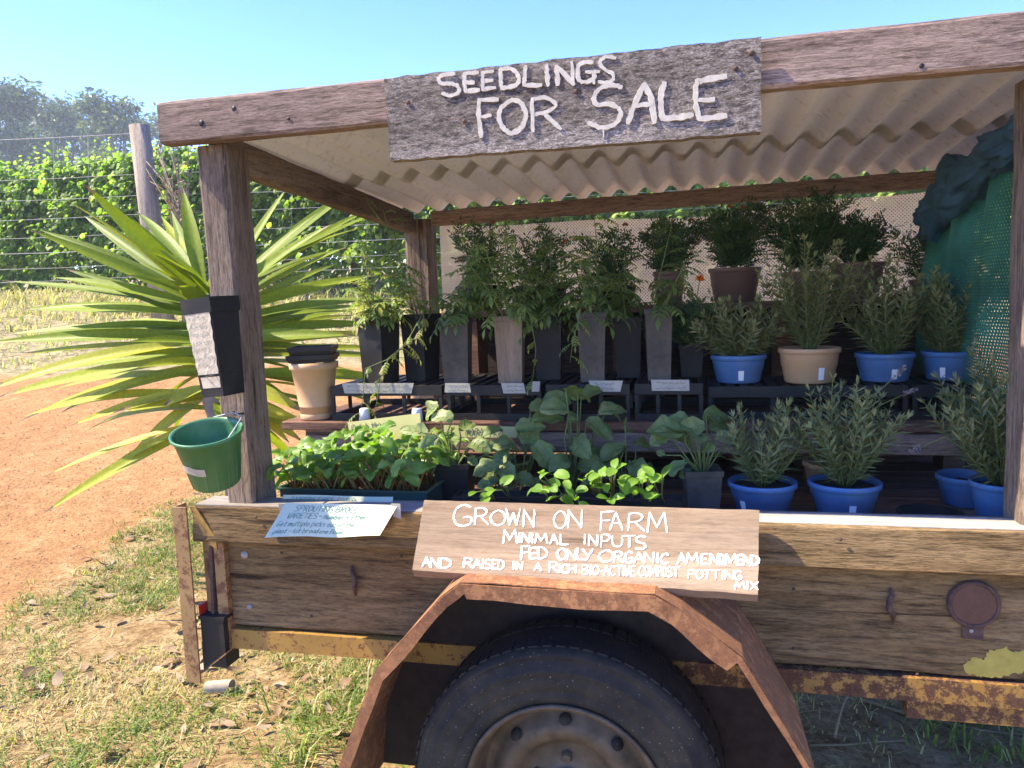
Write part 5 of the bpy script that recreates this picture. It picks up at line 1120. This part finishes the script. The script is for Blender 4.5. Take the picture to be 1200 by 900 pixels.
def vine_mesh(seed):
    r = random.Random(seed); b = MB(); tr_ = MB()
    tr_.tube([(0, 0, -.1), (.03, .02, .35), (-.02, 0, .8), (.0, 0, 1.1)], [.05, .045, .04, .035], 8)
    for s_ in (-1, 1): tr_.tube([(0, 0, .95), (.35*s_, 0, 1.1), (.85*s_, 0, 1.1)], [.03, .022, .014], 6)
    for i in range(3000):
        x = r.uniform(-.8, .8); x = max(-1.0, min(1.0, x)); top = 1.9+.22*noise.noise(V3((x*3, seed, 0)))
        z = .05+(top-.05)*r.random()**.75; y = r.gauss(0, .17)*(1 if z < 1.7 else .6)-.1-.6*max(0, noise.noise(V3((x*2.6, z*2.6, seed*3+1))))
        if z < .5 and r.random() < .45: continue
        o = V3((r.uniform(-1, 1), r.uniform(-1.3, .3), r.uniform(-1, .35))).normalized(); nn = V3((r.uniform(-1.3, .3), r.uniform(-.9, -.1), r.uniform(.1, 1.1))); nn = (nn-o*nn.dot(o)).normalized()
        L = r.uniform(.065, .115); p = V3((x, y, z)); sd = o.cross(nn)
        b.add([p, p+o*L*.35+sd*L*.55, p+o*L*.75+sd*L*.38, p+o*L-nn*.02, p+o*L*.75-sd*L*.38, p+o*L*.35-sd*L*.55, p+o*L*.45+nn*.015], [(0,1,6),(1,2,6),(2,3,6),(3,4,6),(4,5,6),(5,0,6)], min(1, max(0, r.gauss(.45, .25))))
    for i in range(18):                                    # shoots standing above the row
        x = r.uniform(-.95, .95); p = V3((x, r.uniform(-.2, .1), 1.75)); h = r.uniform(.2, .6)
        for k in range(7):
            o = V3((r.uniform(-1, 1), r.uniform(-1, .5), r.uniform(-.2, .8))).normalized(); nn = o.cross(V3((r.random(), r.random(), .3))).normalized(); L = r.uniform(.06, .11)*(1.1-k*.09); q = p+V3((r.uniform(-.03, .03), 0, h*k/7)); sd = o.cross(nn)
            b.add([q, q+o*L*.5+sd*L*.5, q+o*L, q+o*L*.5-sd*L*.5], [(0,1,2),(0,2,3)], r.uniform(.5, 1))
    return b, tr_
VL, VGp = 'leafy green grapevine in the trellised row beyond the wire fence', 'grapevines in the row beyond the fence'
protos = []
for sd in (1, 2, 3):
    fo, tk = vine_mesh(sd*17); t = thing('grapevine', VL, 'vine', (0,0,0), VGp); fo.build('foliage', M['vine'], t); tk.build('trunk', M['vine_bark'], t); protos.append(t)
k = 0; u = -11.2; row = 0
while row < 2:
    p = ud(u, max(10.15, VD-.7-.3*(u+2))+2.6*row); t = protos[k] if k < 3 else copy_tree(protos[k%3]); t.location = (p.x, p.y, gz(p.x, p.y)); t.rotation_euler.z = YAW-(.29 if u < .3 else 0)+RND.choice((0, 0))+RND.uniform(-.06, .06)
    s_ = RND.uniform(.94, 1.06); t.scale = (s_, s_, s_*RND.uniform(.97, 1.05)); k += 1; u += 1.0
    if u > (9, 8)[row]: row += 1; u = -13.5
# gum trees far behind
def gum(px, top, wpx, d, label, seed, name='gum_tree', open_=.5):
    r = random.Random(seed); base = ud((px-600)/900*d, d); base.z = gz(base.x, base.y)
    zt_ = CAM_H+((372-.03*(px))-top)/900*d; H = zt_-base.z; Rr = wpx/900*d/2
    t = thing(name, label, 'tree', base, 'gum trees behind the vineyard'); b, bl = MB(), MB()
    b.tube([base-UPV*.3, base+V3((.2, 0, H*.3)), base+V3((-.1, .2, H*.6))], [.45, .33, .2], 9)
    for i in range(40):
        a = r.uniform(0, 6.28); q = r.random()**.6; hz = r.uniform(.18, .97); rad = Rr*math.sqrt(max(.12, 1-((hz-.55)/.5)**2)); c = base+V3((math.cos(a)*q*rad*.8, math.sin(a)*q*rad*.8, H*hz))
        b.tube([base+V3((0, .1, H*.3*(.6+hz*.6))), base.lerp(c, .7)+V3((0, 0, H*.12*(1-hz))), c], [.14, .08, .03], 5)
        cr = Rr*r.uniform(.26, .46)
        for k in range(260):
            o = V3((r.gauss(0, 1), r.gauss(0, 1), r.gauss(0, .62))); o = o.normalized()*(r.random()**.45); p = c+V3((o.x*cr, o.y*cr, o.z*cr*.75)); dd = V3((r.uniform(-1, 1), r.uniform(-1, 1), r.uniform(-1.2, .3))).normalized(); nn = dd.cross(V3((r.random()-.5, r.random()-.5, r.random()-.5))).normalized(); L = r.uniform(.3, .6)
            sd = dd.cross(nn); bl.add([p, p+dd*L*.5+sd*L*.22, p+dd*L, p+dd*L*.5-sd*L*.22], [(0,1,2,3)], min(1, max(0, r.gauss(.45, .25))))
    b.build('trunk', M['bark'], t); bl.build('crown', M['gum'], t)
for i, a in enumerate([(18, 106, 150, 58, 'tall broad gum tree at the left edge of the far tree line'), (92, 128, 110, 66, 'rounded gum tree second from the left in the far tree line'), (155, 120, 100, 60, 'open-topped gum tree standing just behind the strainer post'), (208, 142, 120, 70, 'lower gum tree at the right of the far tree line by the front post'),
                       (55, 140, 160, 80, 'low dark gum tree filling the gap between the two left ones'), (130, 145, 160, 84, 'low dark gum tree behind the rounded and open-topped ones'), (-60, 120, 130, 62, 'gum tree beyond the left end of the tree line'), (300, 165, 100, 75, 'gum tree hidden behind the canopy corner')]):
    gum(*a, seed=i*7+3)

# ------------------------------------------------------------------ air
hz = MB(); hz.box((-75, -12, -3), (60, 105, 27)); hm = bpy.data.materials.new('haze_air'); hm.use_nodes = True; hn = hm.node_tree.nodes; hn.remove(hn['Principled BSDF'])
pv = hn.new('ShaderNodeVolumePrincipled'); pv.inputs['Color'].default_value = (.86, .94, 1, 1); pv.inputs['Density'].default_value = .0018; pv.inputs['Anisotropy'].default_value = .2
hm.node_tree.links.new(pv.outputs[0], hn['Material Output'].inputs['Volume'])
tag(hz.build('haze', hm), 'pale blue haze over the far gum trees', 'haze', kind='stuff')

# ------------------------------------------------------------------ grass, litter, twigs
bg_ = MB()
def tuft(b, x, y, n, h, dry, spread=.03, w=.003):
    z = gz(x, y)
    for i in range(n):
        a = RND.uniform(0, 6.28); p = V3((x+RND.gauss(0, spread), y+RND.gauss(0, spread), z-.004)); d = V3((math.cos(a)*.55, math.sin(a)*.55, 1)).normalized(); L = h*RND.uniform(.5, 1.2)
        sd = V3((-math.sin(a), math.cos(a), 0))*w*RND.uniform(.6, 1.2); m_ = p+d*L*.55; e = m_+(d+V3((math.cos(a)*.6, math.sin(a)*.6, -.55))).normalized()*L*.5
        tn = RND.uniform(.6, 1) if RND.random() < dry else RND.uniform(0, .5)
        b.add([p-sd, p+sd, m_+sd*.8, e, m_-sd*.8], [(0,1,2,4),(4,2,3)], tn)
for i in range(12000):
    x = RND.uniform(-3.3, .0) if RND.random() < .85 else RND.uniform(0, 1.2); y = RND.uniform(-.75, 2.9)
    s_ = soil_amount(x, y); dn = .5+.9*noise.noise(V3((x*1.7, y*1.7, 5)))+.4*noise.noise(V3((x*5, y*5, 1)))
    if s_*dn < RND.random()*.62+.05: continue
    if x > -.3 and RND.random() < .6: continue
    green = smooth(-.42, .2, noise.noise(V3((x*1.9, y*1.9, 9)))+.1)
    tuft(bg_, x, y, RND.randint(8, 16), RND.uniform(.022, .06), 1-.8*green, .03, .0022)
for i in range(9000):                                      # matted straw lying flat
    x = RND.uniform(-3.0, .9); y = RND.uniform(-.75, 2.8)
    if soil_amount(x, y) < RND.random() or noise.noise(V3((x*1.4, y*1.4, 31)))+.15 < RND.uniform(-.3, .4): continue
    a = RND.uniform(0, 6.28); L = RND.uniform(.03, .1); z = gz(x, y)+RND.uniform(.001, .012); d = V3((math.cos(a), math.sin(a), RND.uniform(-.05, .15))); sd = V3((-d.y, d.x, 0))*RND.uniform(.0008, .002); p = V3((x, y, z)); m_ = p+d*L*.5+V3((0, 0, .004))
    bg_.add([p-sd, p+sd, m_+sd, p+d*L, m_-sd], [(0,1,2,4),(4,2,3)], RND.uniform(.62, 1))
for i in range(70):                                        # long grass under the tail
    tuft(bg_, RND.uniform(-1.15, -.55), RND.uniform(.15, 1.1), 12, RND.uniform(.08, .17), .25, .04, .0028)
for i in range(40): tuft(bg_, RND.uniform(.65, 1.1), RND.uniform(.55, 1.0), 14, RND.uniform(.06, .14), .1, .04, .0028)
for i in range(60): tuft(bg_, RND.uniform(-.95, -.6), RND.uniform(-.35, .1), 10, RND.uniform(.04, .09), .5, .04, .0026)
tag(bg_.build('grass', M['grass']), 'patchy green and straw grass round the trailer', 'grass', kind='stuff')
bf = MB()
for i in range(2600):
    d = RND.uniform(7.9, 11.6); u = RND.uniform(-10, 4); p = ud(u, d)
    if d < 9 and RND.random() < .5: continue
    tuft(bf, p.x, p.y, 6, RND.uniform(.08, .22)*(1.5 if 10 < d else 1), .82, .07, .008)
tag(bf.build('field_grass', M['grass']), 'dry straw grass on the bank below the fence', 'grass', kind='stuff')
bd = MB()
for i in range(2700):
    x = RND.uniform(-3.0, -.2) if RND.random() < .9 else RND.uniform(-.2, 1.2); y = RND.uniform(-.75, 2.4)
    if soil_amount(x, y) < RND.random()*.9 or RND.random() > .35+.8*noise.noise(V3((x*2.1, y*2.1, 20)))+(.35 if -1.5 < x < -.7 and y < .8 else 0): continue
    z = gz(x, y)+RND.uniform(.004, .02); a = RND.uniform(0, 6.28); d = V3((math.cos(a), math.sin(a), RND.uniform(-.1, .3))).normalized(); nn = (UPV+rdir()*.5).normalized(); nn = (nn-d*nn.dot(d)).normalized(); L = RND.uniform(.02, .07)
    bd.blade((x, y, z), d, nn, L, L*RND.uniform(.25, .6), RND.uniform(-1.2, 1.2), RND.uniform(-.1, .5), 4, 1, None, .1, min(1, max(0, RND.gauss(.55, .25))))
tag(bd.build('dead_leaves', M['dryleaf']), 'curled dead leaves scattered over the soil', 'leaf litter', kind='stuff')
br = MB()
for i in range(3800):
    p = ud(RND.uniform(-5, -1.2), RND.uniform(2.6, 7.5)); x, y = p.x, p.y
    if soil_amount(x, y) > .4: continue
    r = RND.uniform(.003, .008); o = V3((x, y, gz(x, y)+r*.3))
    vs6 = [o+V3(q)*r*RND.uniform(.7, 1.2) for q in ((1,0,0),(-1,0,0),(0,1,0),(0,-1,0),(0,0,.8),(0,0,-.6))]; br.add(vs6, [(0,2,4),(2,1,4),(1,3,4),(3,0,4),(2,0,5),(1,2,5),(3,1,5),(0,3,5)], RND.random())
pebm = plain('red_pebble', (.40, .22, .10), .95, .35, 40)
tag(br.build('pebbles', pebm), 'small red pebbles on the dirt yard', 'gravel', kind='stuff')
# a curled strip of pale bark and twigs
c = atz(257, 803, .03); c.z = gz(c.x, c.y)
t = thing('bark_curl', 'pale rolled piece of bark lying in the grass under the tail', 'bark', c)
b = MB(); b.sheet(lambda u, v: c+V3((.075*(u-.5), .025*(u-.5), .022))+V3((.0, .02*math.cos(4.4*v-.6), .02*math.sin(4.4*v-.6))), 8, 12, .0015); b.build('curl', plain('pale_bark', (.40, .32, .22), .8, .3, 40), t)
def twig(px, r, label, Z=.02):
    q = [atz(x, y, 0) for x, y in px]; q = [V3((p.x, p.y, gz(p.x, p.y)+r+h_)) for p, h_ in zip(q, Z)]
    b = MB(); b.tube(q, [r*(1-.5*i/(len(q)-1)) for i in range(len(q))], 6, tint=.5); o = b.build('twig', M['drystem'], None, q[0]); tag(o, label, 'twig'); return o
twig([(978, 868), (985, 848), (998, 826), (1015, 822)], .004, 'bent pale twig arching up under the trailer beside the mudguard', (0, .03, .06, .06))
twig([(1010, 824), (1050, 836), (1090, 846), (1150, 858), (1198, 862)], .005, 'long thin stick lying under the right end of the trailer', (0, 0, 0, 0, 0))
twig([(950, 878), (990, 876), (1030, 872), (1060, 871)], .0035, 'short stick lying nearest the mudguard foot', (0, 0, 0, 0))
